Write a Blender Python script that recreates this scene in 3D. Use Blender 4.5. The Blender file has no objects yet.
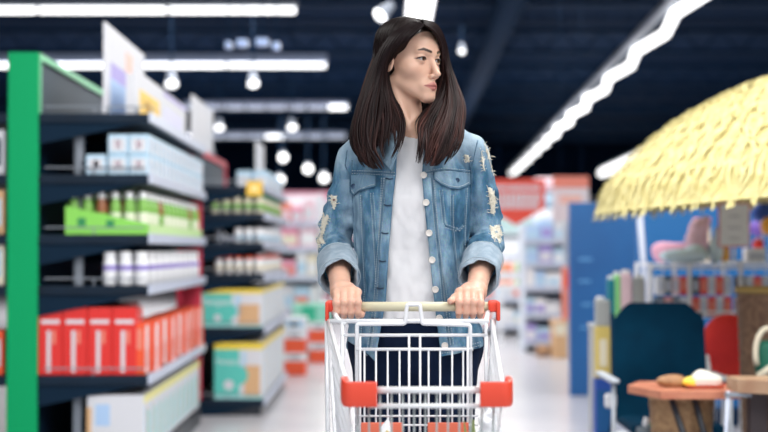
import bpy, bmesh, math, random
import numpy as np
from mathutils import Vector, Matrix
from mathutils.bvhtree import BVHTree
R = math.radians
SC = bpy.context.scene
COL = SC.collection
random.seed(7)
RNG = np.random.default_rng(7)

# ------------------------------------------------------------------ camera, world, light, exposure
CAMH = 1.13
F = 1493.0
cam = bpy.data.cameras.new('camera')
cam.sensor_width = 36.0
cam.lens = 36.0 * F / 768.0
cam.clip_start = 0.05
cam.clip_end = 200
cam.dof.use_dof = True
cam.dof.focus_distance = 3.42
cam.dof.aperture_fstop = 2.6
camo = bpy.data.objects.new('camera', cam)
camo.location = (0, 0, CAMH)
camo.rotation_euler = (R(90 + 1.305), 0, 0)
COL.objects.link(camo)
SC.camera = camo

w = bpy.data.worlds.new('daylight')  # soft frontal fill added through the open front behind the camera
SC.world = w
w.use_nodes = True
w.node_tree.nodes['Background'].inputs[0].default_value = (0.86, 0.93, 1.0, 1)
w.node_tree.nodes['Background'].inputs[1].default_value = 0.74

SC.view_settings.view_transform = 'Standard'
SC.view_settings.look = 'None'
SC.view_settings.exposure = 0.0
SC.view_settings.gamma = 1.0
SC.view_settings.use_curve_mapping = False
SC.cycles.use_denoising = True
SC.cycles.max_bounces = 6

def area(name, loc, sx, sy, power, color=(1, 0.98, 0.95), rot=(0, 0, 0)):
    l = bpy.data.lights.new(name, 'AREA')
    l.shape = 'RECTANGLE'; l.size = sx; l.size_y = sy
    l.energy = power; l.color = color
    o = bpy.data.objects.new(name, l)
    o.location = loc; o.rotation_euler = rot
    COL.objects.link(o)
    return o
# rows of ceiling luminaires, with fill lamps added for the wire rack (those over and behind the photographer are out of frame)
area('ceiling_luminaire_light', (-0.6, 0.6, 3.5), 3.0, 1.2, 92, rot=(R(25), 0, 0))
area('ceiling_luminaire_light', (2.6, 1.8, 3.6), 1.0, 4.0, 128, rot=(R(10), R(20), 0))
area('ceiling_luminaire_light', (-2.2, 4.2, 3.6), 1.0, 4.0, 48)
area('ceiling_luminaire_light', (0.9, 4.9, 3.6), 1.2, 3.0, 105, rot=(R(22), R(10), 0))  # moved and tilted toward the wire rack to brighten it
rack_fill = area('ceiling_luminaire_light', (0.1, 6.2, 3.3), 0.4, 1.6, 42)  # fill lamp added to brighten the toys and notice under the parasol
rack_fill.rotation_euler = Vector((1.6, 1.4, -1.85)).to_track_quat('-Z', 'Y').to_euler()
area('ceiling_luminaire_light', (-0.6, 9.5, 3.6), 2.0, 5.0, 105)
area('ceiling_luminaire_light', (3.0, 9.5, 3.6), 2.0, 5.0, 150)
area('ceiling_luminaire_light', (0.0, 17, 3.55), 5.0, 6.0, 420)
area('ceiling_luminaire_light', (3.0, 27, 3.55), 8.0, 8.0, 760)
area('ceiling_luminaire_light', (-4.0, 27, 3.55), 6.0, 8.0, 650)

# ------------------------------------------------------------------ helpers
def pw(px, py, Y):
    return Vector(((px - 384.0) * Y / F, Y, CAMH + (250.0 - py) * Y / F))

MATS = {}
def mat(name, color=(0.8, 0.8, 0.8), rough=0.5, metal=0.0, spec=0.5, noise=0.0, nscale=8.0, color2=None,
        bump=0.0, bscale=60.0, emit=0.0, trans=0.0, sss=0.0, alpha=1.0, coat=0.0, ecol=None):
    if name in MATS: return MATS[name]
    m = bpy.data.materials.new(name); m.use_nodes = True
    nt = m.node_tree; b = nt.nodes['Principled BSDF']
    b.inputs['Base Color'].default_value = (*color, 1)
    b.inputs['Roughness'].default_value = rough
    b.inputs['Metallic'].default_value = metal
    b.inputs['Specular IOR Level'].default_value = spec
    b.inputs['Transmission Weight'].default_value = trans
    b.inputs['Alpha'].default_value = alpha
    b.inputs['Coat Weight'].default_value = coat
    if sss:
        b.inputs['Subsurface Weight'].default_value = sss
        b.inputs['Subsurface Radius'].default_value = (0.012, 0.004, 0.002)
        b.inputs['Subsurface Scale'].default_value = 1.0
    if emit:
        b.inputs['Emission Color'].default_value = (*(ecol or color), 1)
        b.inputs['Emission Strength'].default_value = emit
    tc = nt.nodes.new('ShaderNodeTexCoord')
    if color2 or noise:
        n = nt.nodes.new('ShaderNodeTexNoise'); n.inputs['Scale'].default_value = nscale; n.inputs['Detail'].default_value = 4
        r = nt.nodes.new('ShaderNodeValToRGB')
        c2 = color2 or tuple(c * (1 - noise) for c in color)
        r.color_ramp.elements[0].color = (*c2, 1); r.color_ramp.elements[1].color = (*color, 1)
        r.color_ramp.elements[0].position = 0.35; r.color_ramp.elements[1].position = 0.65
        nt.links.new(tc.outputs['Object'], n.inputs['Vector'])
        nt.links.new(n.outputs['Fac'], r.inputs['Fac'])
        nt.links.new(r.outputs['Color'], b.inputs['Base Color'])
    if bump:
        n2 = nt.nodes.new('ShaderNodeTexNoise'); n2.inputs['Scale'].default_value = bscale; n2.inputs['Detail'].default_value = 3
        bp = nt.nodes.new('ShaderNodeBump'); bp.inputs['Strength'].default_value = bump; bp.inputs['Distance'].default_value = 0.004
        nt.links.new(tc.outputs['Object'], n2.inputs['Vector'])
        nt.links.new(n2.outputs['Fac'], bp.inputs['Height'])
        nt.links.new(bp.outputs['Normal'], b.inputs['Normal'])
    MATS[name] = m
    return m

class MB:
    """collects shapes into one mesh"""
    def __init__(s): s.v = []; s.f = []; s.m = []
    def add(s, vs, fs, mi=0):
        o = len(s.v); s.v += [tuple(v) for v in vs]; s.f += [tuple(i + o for i in f) for f in fs]; s.m += [mi] * len(fs); return s
    def box(s, x0, x1, y0, y1, z0, z1, mi=0, M=None, ch=0.0):
        if ch <= 0:
            vs = [(x, y, z) for z in (z0, z1) for y in (y0, y1) for x in (x0, x1)]
            fs = [(0, 2, 3, 1), (4, 5, 7, 6), (0, 1, 5, 4), (2, 6, 7, 3), (0, 4, 6, 2), (1, 3, 7, 5)]
        else:
            bm = bmesh.new(); bmesh.ops.create_cube(bm, size=1)
            for v in bm.verts:
                v.co = Vector(((x0 + x1) / 2 + v.co.x * (x1 - x0), (y0 + y1) / 2 + v.co.y * (y1 - y0), (z0 + z1) / 2 + v.co.z * (z1 - z0)))
            bmesh.ops.bevel(bm, geom=list(bm.edges), offset=ch, segments=2, affect='EDGES', profile=0.5)
            bm.verts.index_update()
            vs = [v.co.copy() for v in bm.verts]; fs = [[v.index for v in f.verts] for f in bm.faces]; bm.free()
        if M is not None: vs = [M @ Vector(v) for v in vs]
        return s.add(vs, fs, mi)
    def tube(s, pts, r, n=8, mi=0, cap=True, flat=1.0):
        pts = [Vector(p) for p in pts]; k = len(pts)
        rs = r if isinstance(r, (list, tuple)) else [r] * k
        vs = []; fs = []
        t0 = (pts[1] - pts[0]).normalized()
        up = Vector((0, 0, 1)) if abs(t0.z) < 0.9 else Vector((0, 1, 0))
        nrm = t0.cross(up).normalized()
        for i, p in enumerate(pts):
            a = pts[max(i - 1, 0)]; b = pts[min(i + 1, k - 1)]
            t = (b - a); t = t.normalized() if t.length > 1e-9 else t0
            nrm = (nrm - t * nrm.dot(t))
            nrm = nrm.normalized() if nrm.length > 1e-6 else t.orthogonal().normalized()
            bn = t.cross(nrm)
            for j in range(n):
                an = 2 * math.pi * j / n
                vs.append(p + nrm * math.cos(an) * rs[i] + bn * math.sin(an) * rs[i] * flat)
        for i in range(k - 1):
            for j in range(n):
                a = i * n + j; b = i * n + (j + 1) % n
                fs.append((a, b, b + n, a + n))
        if cap: fs.append(tuple(range(n - 1, -1, -1))); fs.append(tuple(range((k - 1) * n, k * n)))
        return s.add(vs, fs, mi)
    def lathe(s, prof, n=16, M=None, mi=0, caps=True):
        vs = []; fs = []
        for r, z in prof:
            for j in range(n):
                an = 2 * math.pi * j / n; v = Vector((r * math.cos(an), r * math.sin(an), z))
                vs.append(M @ v if M is not None else v)
        k = len(prof)
        for i in range(k - 1):
            for j in range(n):
                a = i * n + j; b = i * n + (j + 1) % n
                fs.append((a, b, b + n, a + n))
        if caps: fs.append(tuple(range(n - 1, -1, -1))); fs.append(tuple(range((k - 1) * n, k * n)))
        return s.add(vs, fs, mi)
    def build(s, name, m, parent=None, smooth=False, loc=None):
        me = bpy.data.meshes.new(name); me.from_pydata(s.v, [], s.f); me.update()
        ms = m if isinstance(m, (list, tuple)) else [m]
        for q in ms: me.materials.append(q)
        if len(ms) > 1: me.polygons.foreach_set('material_index', s.m)
        if smooth is True: me.polygons.foreach_set('use_smooth', [True] * len(me.polygons))
        o = bpy.data.objects.new(name, me); COL.objects.link(o)
        if isinstance(smooth, float):
            me.polygons.foreach_set('use_smooth', [True] * len(me.polygons)); me.set_sharp_from_angle(angle=smooth)
        if loc: o.location = loc
        if parent: o.parent = parent
        return o

def tag(o, label=None, cat=None, group=None, kind=None):
    if label: o['label'] = label
    if cat: o['category'] = cat
    if group: o['group'] = group
    if kind: o['kind'] = kind
    return o
def thing(name, label, cat, loc=(0, 0, 0), rz=0.0, group=None):
    o = bpy.data.objects.new(name, None); COL.objects.link(o)
    o.location = loc; o.rotation_euler = (0, 0, rz); o.empty_display_size = 0.05
    return tag(o, label, cat, group)
def dup(root, loc, rz=None, label=None, group=None):
    r = root.copy(); COL.objects.link(r); r.location = loc
    if rz is not None: r.rotation_euler = (0, 0, rz)
    if label: r['label'] = label
    if group: r['group'] = group
    for ch in list(root.children):
        c = ch.copy(); COL.objects.link(c); c.parent = r
        for g in list(ch.children):
            d = g.copy(); COL.objects.link(d); d.parent = c
    return r
ORD = ['first', 'second', 'third', 'fourth', 'fifth', 'sixth', 'seventh', 'eighth', 'ninth', 'tenth', 'eleventh', 'twelfth',
       'thirteenth', 'fourteenth', 'fifteenth', 'sixteenth', 'seventeenth', 'eighteenth', 'nineteenth', 'twentieth',
       'twenty-first', 'twenty-second', 'twenty-third', 'twenty-fourth', 'twenty-fifth', 'twenty-sixth', 'twenty-seventh', 'twenty-eighth']
def text(name, s, size, m, parent, loc, rot, ext=0.0008):
    c = bpy.data.curves.new(name, 'FONT'); c.body = s; c.size = size; c.extrude = ext; c.align_x = 'CENTER'; c.align_y = 'CENTER'
    c.materials.append(m)
    tmp = bpy.data.objects.new(name, c); COL.objects.link(tmp)
    bpy.context.view_layer.update()
    me = bpy.data.meshes.new_from_object(tmp.evaluated_get(bpy.context.evaluated_depsgraph_get()))
    bpy.data.objects.remove(tmp)
    o = bpy.data.objects.new(name, me); COL.objects.link(o); o.location = loc; o.rotation_euler = rot
    o.parent = parent
    return o

# ------------------------------------------------------------------ distance-field modelling (one smooth skin per body or garment)
def smin(a, b, k):
    h = np.maximum(k - np.abs(a - b), 0.0) / k
    return np.minimum(a, b) - h * h * k * 0.25
def smax(a, b, k): return -smin(-a, -b, k)
def sph(P, c, r): return np.linalg.norm(P - np.asarray(c, dtype=float), axis=1) - r
def ell(P, c, r):
    q = P - np.asarray(c, dtype=float); r = np.asarray(r, dtype=float)
    k0 = np.linalg.norm(q / r, axis=1); k1 = np.linalg.norm(q / (r * r), axis=1)
    return k0 * (k0 - 1.0) / np.maximum(k1, 1e-9)
def cap(P, a, b, ra, rb=None):
    a = np.asarray(a, dtype=float); b = np.asarray(b, dtype=float); rb = ra if rb is None else rb
    ab = b - a; t = np.clip(((P - a) @ ab) / (ab @ ab), 0, 1)
    return np.linalg.norm(P - a - t[:, None] * ab, axis=1) - (ra + (rb - ra) * t)
def chain(P, pts, rs, k=0.01):
    d = None
    for i in range(len(pts) - 1):
        c = cap(P, pts[i], pts[i + 1], rs[i], rs[i + 1]); d = c if d is None else smin(d, c, k)
    return d
def vnoise(P, s, seed=0):
    """smooth value noise in [-1,1]"""
    Q = P * s + seed * 17.3; I = np.floor(Q).astype(np.int64); f = Q - I; f = f * f * (3 - 2 * f)
    out = np.zeros(len(P))
    for dx in (0, 1):
        for dy in (0, 1):
            for dz in (0, 1):
                h = (I[:, 0] + dx) * 73856093 ^ (I[:, 1] + dy) * 19349663 ^ (I[:, 2] + dz) * 83492791 ^ (seed * 2654435)
                h = (h ^ (h >> 13)) * 1274126177 & 0x7fffffff
                h = (h ^ (h >> 15)) & 0xffff
                wgt = (f[:, 0] if dx else 1 - f[:, 0]) * (f[:, 1] if dy else 1 - f[:, 1]) * (f[:, 2] if dz else 1 - f[:, 2])
                out += wgt * (h / 32767.5 - 1)
    return out
def nets(fn, lo, hi, h, slack=1.6):
    lo = np.array(lo, float); hi = np.array(hi, float); B = 6
    nb = np.ceil((hi - lo) / (h * B)).astype(int); n = nb * B + 1
    cb = np.stack(np.meshgrid(*[np.arange(k) for k in nb], indexing='ij'), -1).reshape(-1, 3)
    cd = fn(lo + (cb + 0.5) * h * B)
    Fd = np.repeat(np.repeat(np.repeat(cd.reshape(nb), B, 0), B, 1), B, 2).astype(np.float32)
    Fd = np.pad(Fd, ((0, 1),) * 3, mode='edge')
    act = cb[np.abs(cd) < h * B * 0.87 * slack]
    g = np.stack(np.meshgrid(*[np.arange(B + 1)] * 3, indexing='ij'), -1).reshape(-1, 3)
    step = 4000
    for i in range(0, len(act), step):
        idx = (act[i:i + step, None, :] * B + g[None]).reshape(-1, 3)
        Fd[idx[:, 0], idx[:, 1], idx[:, 2]] = fn(lo + idx * h)
    Fd[[0, -1]] = np.maximum(Fd[[0, -1]], 1e-4); Fd[:, [0, -1]] = np.maximum(Fd[:, [0, -1]], 1e-4); Fd[:, :, [0, -1]] = np.maximum(Fd[:, :, [0, -1]], 1e-4)
    ins = Fd < 0
    s = sum(ins[a:n[0] - 1 + a, b:n[1] - 1 + b, c:n[2] - 1 + c].astype(np.int8) for a in (0, 1) for b in (0, 1) for c in (0, 1))
    cells = np.argwhere((s > 0) & (s < 8))
    cid = -np.ones(tuple(n - 1), dtype=np.int64); cid[tuple(cells.T)] = np.arange(len(cells))
    cor = [(a, b, c) for a in (0, 1) for b in (0, 1) for c in (0, 1)]
    val = {c: Fd[cells[:, 0] + c[0], cells[:, 1] + c[1], cells[:, 2] + c[2]] for c in cor}
    acc = np.zeros((len(cells), 3)); cnt = np.zeros(len(cells))
    for c in cor:
        for ax in range(3):
            if c[ax] == 0:
                e = list(c); e[ax] = 1; e = tuple(e); va = val[c]; vb = val[e]; x = (va < 0) != (vb < 0)
                t = np.where(x, va / np.where(x, va - vb, 1), 0)
                p = np.array(c, float)[None].repeat(len(cells), 0); p[:, ax] = t
                acc[x] += p[x]; cnt += x
    V = lo + (cells + acc / cnt[:, None]) * h
    faces = []
    for ax in range(3):
        sl0 = [slice(None)] * 3; sl1 = [slice(None)] * 3; sl0[ax] = slice(0, -1); sl1[ax] = slice(1, None)
        A = ins[tuple(sl0)]; Bb = ins[tuple(sl1)]
        e = np.argwhere(A != Bb); o1, o2 = [(1, 2), (2, 0), (0, 1)][ax]
        e = e[(e[:, o1] > 0) & (e[:, o2] > 0) & (e[:, o1] < n[o1] - 1) & (e[:, o2] < n[o2] - 1)]
        flip = A[tuple(e.T)]
        def C(d1, d2):
            q = e.copy(); q[:, o1] -= d1; q[:, o2] -= d2; return cid[tuple(q.T)]
        q = np.stack([C(1, 1), C(0, 1), C(0, 0), C(1, 0)], 1)
        q[~flip] = q[~flip][:, ::-1]
        faces.append(q)
    Q = np.concatenate(faces); Q = Q[(Q >= 0).all(1)]
    return V, Q
def np_mesh(name, V, Q, m, parent=None, smooth=True, colors=None):
    me = bpy.data.meshes.new(name)
    me.vertices.add(len(V)); me.vertices.foreach_set('co', np.asarray(V, dtype=np.float32).ravel())
    k = Q.shape[1]
    me.loops.add(len(Q) * k); me.loops.foreach_set('vertex_index', Q.astype(np.int32).ravel())
    me.polygons.add(len(Q)); me.polygons.foreach_set('loop_start', np.arange(0, len(Q) * k, k, dtype=np.int32))
    try: me.polygons.foreach_set('loop_total', np.full(len(Q), k, dtype=np.int32))
    except Exception: pass
    me.update(calc_edges=True); me.validate()
    if smooth: me.polygons.foreach_set('use_smooth', np.ones(len(me.polygons), dtype=bool))
    if colors is not None:
        ca = me.color_attributes.new('Tint', 'FLOAT_COLOR', 'POINT')
        ca.data.foreach_set('color', np.concatenate([colors, np.ones((len(V), 1))], 1).astype(np.float32).ravel())
    me.materials.append(m)
    o = bpy.data.objects.new(name, me); COL.objects.link(o)
    if parent: o.parent = parent
    return o
def cat_mesh(parts):
    Vs = []; Qs = []; o = 0
    for V, Q in parts: Vs.append(V); Qs.append(Q + o); o += len(V)
    return np.concatenate(Vs), np.concatenate(Qs)

# ------------------------------------------------------------------ materials of the store
floor_m = mat('pale_polished_floor', (0.53, 0.52, 0.56), 0.26, color2=(0.46, 0.46, 0.50), nscale=1.2)
navy = mat('navy_ceiling_paint', (0.0028, 0.017, 0.050), 0.85, spec=.1)
navy2 = mat('navy_steel', (0.004, 0.022, 0.058), 0.7, spec=.15)
greysteel = mat('grey_steel', (0.25, 0.28, 0.33), 0.5)
shelfm = mat('dark_shelf_steel', (0.003, 0.015, 0.035), 0.5, spec=.25, noise=0.3, nscale=5)
shelfback = mat('shelf_back_board', (0.012, 0.040, 0.085), 0.7, spec=.1)
greenm = mat('green_panel', (0.0, 0.36, 0.125), 0.5, spec=.2)
greenl = mat('pale_green_edge', (0.25, 0.75, 0.42), 0.45)
slate = mat('slate_grey_panel', (0.055, 0.085, 0.12), 0.6)
railm = mat('price_rail_plastic', (0.52, 0.57, 0.70), 0.4)
redm = mat('red_plastic', (0.75, 0.03, 0.025), 0.35)
redpost = mat('crimson_panel', (0.72, 0.05, 0.10), 0.45)
whitem = mat('white_paint', (0.84, 0.85, 0.88), 0.4)
paper = mat('white_card', (0.68, 0.69, 0.74), 0.6)
tubem = mat('glowing_tube', (1, 1, 1), 0.5, emit=2.6)
spotlens = mat('glowing_lens', (1, 1, 1), 0.5, emit=2.4)
yellowm = mat('yellow_card', (0.90, 0.56, 0.06), 0.5)
violet = mat('violet_print', (0.36, 0.30, 0.66), 0.5)
pblue = mat('pale_blue_print', (0.42, 0.60, 0.86), 0.5)
orangered = mat('orange_red_print', (0.85, 0.10, 0.03), 0.45)
coral = mat('coral_print', (0.80, 0.25, 0.18), 0.5)
teal = mat('teal_print', (0.10, 0.58, 0.50), 0.45)
skyc = mat('sky_carton', (0.46, 0.66, 0.82), 0.45)
limeg = mat('lime_card', (0.25, 0.66, 0.10), 0.5)
olive = mat('green_bottle_plastic', (0.20, 0.45, 0.08), 0.35)
pinkm = mat('pink_print', (0.85, 0.35, 0.48), 0.5)
palepink = mat('pale_pink', (0.85, 0.62, 0.70), 0.6)
cream = mat('cream_print', (0.82, 0.76, 0.60), 0.55)
tan = mat('tan_print', (0.68, 0.42, 0.22), 0.55)
blackm = mat('black_plastic', (0.015, 0.02, 0.03), 0.4)
bluem = mat('blue_panel', (0.008, 0.115, 0.34), 0.5, color2=(0.006, 0.085, 0.27), nscale=1.5)
deepblue = mat('deep_blue_print', (0.02, 0.08, 0.40), 0.5)
purple = mat('purple_print', (0.22, 0.12, 0.55), 0.5)

# ------------------------------------------------------------------ setting
def struct(o): o['kind'] = 'structure'; return o
fl = MB().box(-14, 16, -5, 50, -0.1, 0)
struct(fl.build('floor', floor_m))
struct(MB().box(-14, 16, -1.2, 50, 4.6, 4.7).build('ceiling', navy))
struct(MB().box(-14.2, -14, -5, 50, 0, 4.6).build('wall_left', mat('grey_wall', (0.3, 0.33, 0.38), 0.8)))
struct(MB().box(16, 16.2, -5, 50, 0, 4.6).build('wall_right', MATS['grey_wall']))
wb = MB().box(-14, 16, 50, 50.2, 0, 2.9, 0).box(-14, 16, 50, 50.2, 2.9, 4.6, 1)
struct(wb.build('wall_back', [mat('pale_wall', (0.72, 0.72, 0.76), 0.7), navy]))
# roof steel under the ceiling
for i, y in enumerate([9, 13.5, 18, 22.5, 27, 31.5, 36, 40.5]):
    b = MB()
    b.box(-13.9, 15.9, y, y + 0.12, 4.42, 4.5).box(-13.9, 15.9, y, y + 0.12, 4.1, 4.16)
    for k in range(-23, 27):
        x = k * 0.6; b.tube([(x, y + .06, 4.13), (x + .3, y + .06, 4.45), (x + .6, y + .06, 4.13)], 0.018, 4)
    tag(b.build('roof_truss', navy2), '%s dark lattice roof truss counted from the shopper' % ORD[i], 'truss', 'dark roof trusses under the ceiling')
duct = MB().tube([(1.35, 9, 3.95), (1.75, 40, 3.95)], 0.16, 14).build('air_duct', navy2, smooth=True)
tag(duct, 'long round dark blue air duct under the ceiling behind the shopper', 'duct')

# linear luminaires crossing the hall
palehouse = mat('pale_housing', (.42, .50, .68), .5)
dimtube = mat('dim_diffuser', (.70, .76, .88), .5, emit=.45)
def lum(p, q, label, n, wid=0.085, housing=0.10, wig=0.0, hside=0.0, group='linear ceiling lights', hm=None, hh=.06, dim=()):
    p = Vector(p); q = Vector(q); L = (q - p).length; d = (q - p).normalized(); mid = (p + q) / 2
    t = thing('linear_ceiling_light', label, 'ceiling light', mid, math.atan2(d.y, d.x), group)
    MB().box(-L / 2, L / 2, -housing / 2 + hside, housing / 2 + hside, wid * .55, wid * .55 + hh).build('housing', hm or greysteel, t)
    for k in range(n):
        a = -L / 2 + L * k / n; b = -L / 2 + L * (k + 1) / n
        s = wig if k % 2 else -wig
        MB().tube([(a + .02, -s, 0), (b - .02, s, 0)], wid / 2, 10).build('light_tube', dimtube if k in dim else tubem, t, smooth=True)
    for k in range(0, n + 1, 2):
        x = -L / 2 + L * k / n
        MB().tube([(x, hside, wid * .5 + .06), (x, hside, 4.6 - mid.z)], 0.004, 4).build('hanger', navy2, t)
    return t
for (xr, yy, Y, lab) in [(297, 9.5, 15.4, 'long white ceiling tube nearest the camera, cut by the top left corner'),
                     (327, 65, 20.2, 'second long white crossing tube, behind the near spotlights'),
                     (348, 107, 25.8, 'third long crossing tube, its white end beside the jacket shoulder'),
                     (346, 136.5, 32.4, 'farthest crossing ceiling tube above the small round lamps')]:
    p = pw(xr, yy, Y); x0 = -13.0 if Y < 22 else pw(183, yy, Y).x
    lum((x0, Y, p.z), (p.x, Y, p.z), lab, 9 if Y < 22 else 8, wid=0.07 if Y < 22 else 0.08, hm=palehouse if Y > 16 else None, hh=.11 if 16 < Y < 22 else .06, dim=() if Y < 22 else ((0, 1, 2, 3, 4, 5, 6) if Y < 30 else (1, 2, 3, 5, 6, 7)))
a = pw(688, 0, 14.6); b_ = pw(513, 176, 46)
lum((a.x - .1, 12.0, a.z), b_, 'long serrated row of white tubes running to the back above the red sign', 24, wid=0.11, wig=0.06, hside=0.13)
a = pw(665, 139, 34); b_ = pw(602, 178, 46)
lum(a, b_, 'short far white ceiling light showing behind the straw parasol', 6, wid=0.24)
a = pw(418.5, -20, 13.2); b_ = pw(420, 40, 17)
t = thing('panel_ceiling_light', 'bright white ceiling panel right above the head of the shopper', 'ceiling light', (a + b_) / 2)
Lp = (b_ - a).length
MB().box(-.125, .125, -Lp / 2, Lp / 2, 0, 0.02).build('diffuser', tubem, t)
MB().box(-.14, .14, -Lp / 2 - .02, Lp / 2 + .02, 0.02, 0.07).build('housing', whitem, t)

# spotlights
def spot(px, py, Y, r, aim, lab, body=mat('spot_housing', (.30, .34, .42), .5)):
    c = pw(px, py, Y)
    t = thing('spotlight', lab, 'spotlight', c, 0, 'ceiling spotlights')
    ax = Vector(aim).normalized(); M = Vector((0, 0, -1)).rotation_difference(ax).to_matrix().to_4x4()
    MB().lathe([(r * .45, r * 2.3), (r * .55, r * 2.2), (r * .75, r * 1.0), (r * .98, r * .1), (r, -0.01), (r * .93, 0.012)], 20, M).build('lamp_body', body, t, smooth=0.7)
    MB().lathe([(r * .93, -0.012), (r * .6, -0.03), (r * .1, -0.036)], 20, M).build('lens', spotlens, t, smooth=True)
    q = M @ Vector((0, 0, r * 1.5))
    MB().tube([q, (q.x, q.y, q.z + .25), (q.x, q.y, 4.6 - c.z)], 0.010, 6).build('stem', navy2, t)
    return t
spot(381, 14, 11.0, 0.060, (-.55, -.45, -.6), 'white tilted spotlight just beside the top of the hair')
spot(462, 50, 16, 0.035, (0, -.3, -.9), 'small white spotlight beside the hair over the far shoulder')
spot(253, 83, 15.5, 0.06, (.1, -.5, -.8), 'white spotlight hanging just under the second long tube, the one farther along the aisle')
spot(171, 83, 15.5, 0.068, (.1, -.5, -.8), 'white spotlight under the second long tube, nearer the tall white poster')
spot(292, 127, 20.5, 0.065, (.1, -.6, -.8), 'white spotlight beneath the end of the third tube')
spot(219, 127, 20.5, 0.065, (.1, -.6, -.8), 'white spotlight beneath the third tube, next to the small white poster')
for i, (x, y) in enumerate([(283, 157.5), (308, 169), (280, 180), (324, 178)]):
    spot(x, y, 27, 0.082, (.1, -.9, -.5), ['round glowing far spotlight, topmost of the far cluster', 'round glowing far spotlight to the right of the topmost one',
         'round glowing far spotlight, lowest of the far cluster', 'round glowing far spotlight touching the jacket sleeve'][i])
for i, (x, y, sx) in enumerate([(228, 45, .05), (242, 43, .09), (262, 42, .10), (276, 46, .06)]):  # pale blue boxes stand for small reflective bluish ducts
    c = pw(x, y, 12.5)
    t = thing('cable_box', ['small pale blue cable box between the two long tubes, first from the posters', 'flat pale blue cable box, second of the four between the tubes',
              'flat pale blue cable box, third of the four between the tubes', 'small blue cable box at the end of the row of four'][i], 'cable box', c, 0, 'cable boxes under the ceiling')
    MB().box(-sx / 2, sx / 2, -.06, .06, -.03, .03, ch=.01).build('casing', mat('pale_blue_casing', (0.45, 0.6, 0.95), 0.3), t)
    MB().tube([(0, 0, .03), (0, 0, 4.6 - c.z)], .006, 4).build('conduit', navy2, t)

# ------------------------------------------------------------------ products (each built once, then copied)
def bottle(name, r, h, bodym, capm, bandm=None, neck=.45, capr=.5, b0=.18, b1=.5):
    t = bpy.data.objects.new(name, None); COL.objects.link(t)
    MB().lathe([(r * .85, 0), (r, .006), (r, h * .62), (r * .85, h * .74), (r * neck, h * .82), (r * neck, h * .86)], 12).build('bottle_body', bodym, t, smooth=0.8)
    MB().lathe([(r * capr, h * .84), (r * capr, h * .985), (r * capr * .85, h)], 12).build('cap', capm, t, smooth=0.6)
    if bandm: MB().lathe([(r * 1.015, h * b0), (r * 1.015, h * b1)], 12, caps=False).build('label_band', bandm, t, smooth=True)
    return t
def carton(name, sx, sy, sz, base, strips):
    """box with its corner at the origin; strips = (name, face, a0,a1,b0,b1, material) in fractions of the face"""
    t = bpy.data.objects.new(name, None); COL.objects.link(t)
    MB().box(0, sx, 0, sy, 0, sz, ch=min(sx, sy, sz) * .03).build('box_body', base, t)
    e = 0.0012
    for (nm, face, a0, a1, b0, b1, m) in strips:
        b = MB()
        if face == 'f': b.box(a0 * sx, a1 * sx, -e, 0, b0 * sz, b1 * sz)
        if face == 'r': b.box(sx, sx + e, a0 * sy, a1 * sy, b0 * sz, b1 * sz)
        if face == 't': b.box(a0 * sx, a1 * sx, b0 * sy, b1 * sy, sz, sz + e)
        b.build(nm, m, t)
    return t
class Stock:
    """places the first item and copies the rest, in the frame of a shelving unit"""
    def __init__(s, maker, cat, group): s.maker = maker; s.cat = cat; s.group = group; s.first = None
    def put(s, M, x, y, z, label, rz=0.0, unitrz=0.0):
        loc = M @ Vector((x, y, z)); a = rz + unitrz
        if s.first is None:
            o = s.maker(); s.first = o; o.location = loc; o.rotation_euler = (0, 0, a)
        else: o = dup(s.first, loc, a)
        tag(o, label, s.cat, s.group)
        return o

def shelf_unit(label, loc, rz, L, spine, depth, H, levels, endm, headz, rim, both=False, thick=0.05, plinth=.1, farpost=None, rimt=.03):
    """spine runs along local +y; shelves stick out along +x"""
    t = thing('shelving_unit', label, 'shelving unit', loc, rz, 'supermarket shelving units')
    MB().box(0, spine, 0, .03, 0, H, ch=.004).build('end_panel', endm, t)
    MB().box(.02, spine - .02, .03, L, 0, headz).build('back_board', shelfback, t)
    MB().box(.02, spine - .015, .03, L, headz, H - .03).build('header_board', slate, t)
    MB().box(.0, spine, .03, L, H - rimt, H).box(spine - .015, spine + .002, .03, .03 + rimt, headz, H).box(spine - .015, spine + .002, L - rimt, L, headz, H).build('header_rim', rim, t)
    MB().box(spine, spine + depth - .02, .02, L, 0, plinth, ch=.006).build('plinth', blackm, t)
    for z in levels:
        s = MB().box(spine, spine + depth, 0.0, L, z - thick, z, ch=.008).build('shelf', shelfm, t)
        MB().box(spine + depth, spine + depth + .012, 0.0, L, z - .042, z + .006).build('price_rail', railm, s)
        for y in (0.01, L * .5, L - .04):
            br = MB().add([(spine, y, z - thick), (spine + depth * .9, y, z - thick), (spine, y, z - thick - .1), (spine, y + .02, z - thick), (spine + depth * .9, y + .02, z - thick), (spine, y + .02, z - thick - .1)],
                   [(0, 1, 2), (3, 5, 4), (0, 3, 4, 1), (1, 4, 5, 2), (2, 5, 3, 0)])
            br.build('bracket', mat('black_bracket', (.006, .020, .042), .8, spec=.1), s)
        MB().tube([(spine + .03, .02, z + .035), (spine + depth * .96, .02, z + .035)], .004, 5).tube([(spine + depth * .5, .02, z), (spine + depth * .5, .02, z + .035)], .004, 5).build('stop_wire', greysteel, s)
    if both:
        for z in levels:
            s = MB().box(-depth * .6, 0, .0, L, z - thick, z, ch=.008).build('rear_shelf', shelfm, t)
    MB().tube([(spine + .18, .1, 0.1), (spine + .18, .1, headz)], .025, 8).build('upright', greysteel, t)
    if farpost: MB().box(spine + depth - .14, spine + depth - .015, L - .02, L, .15, farpost).build('far_post', redpost, t)
    return t

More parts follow.
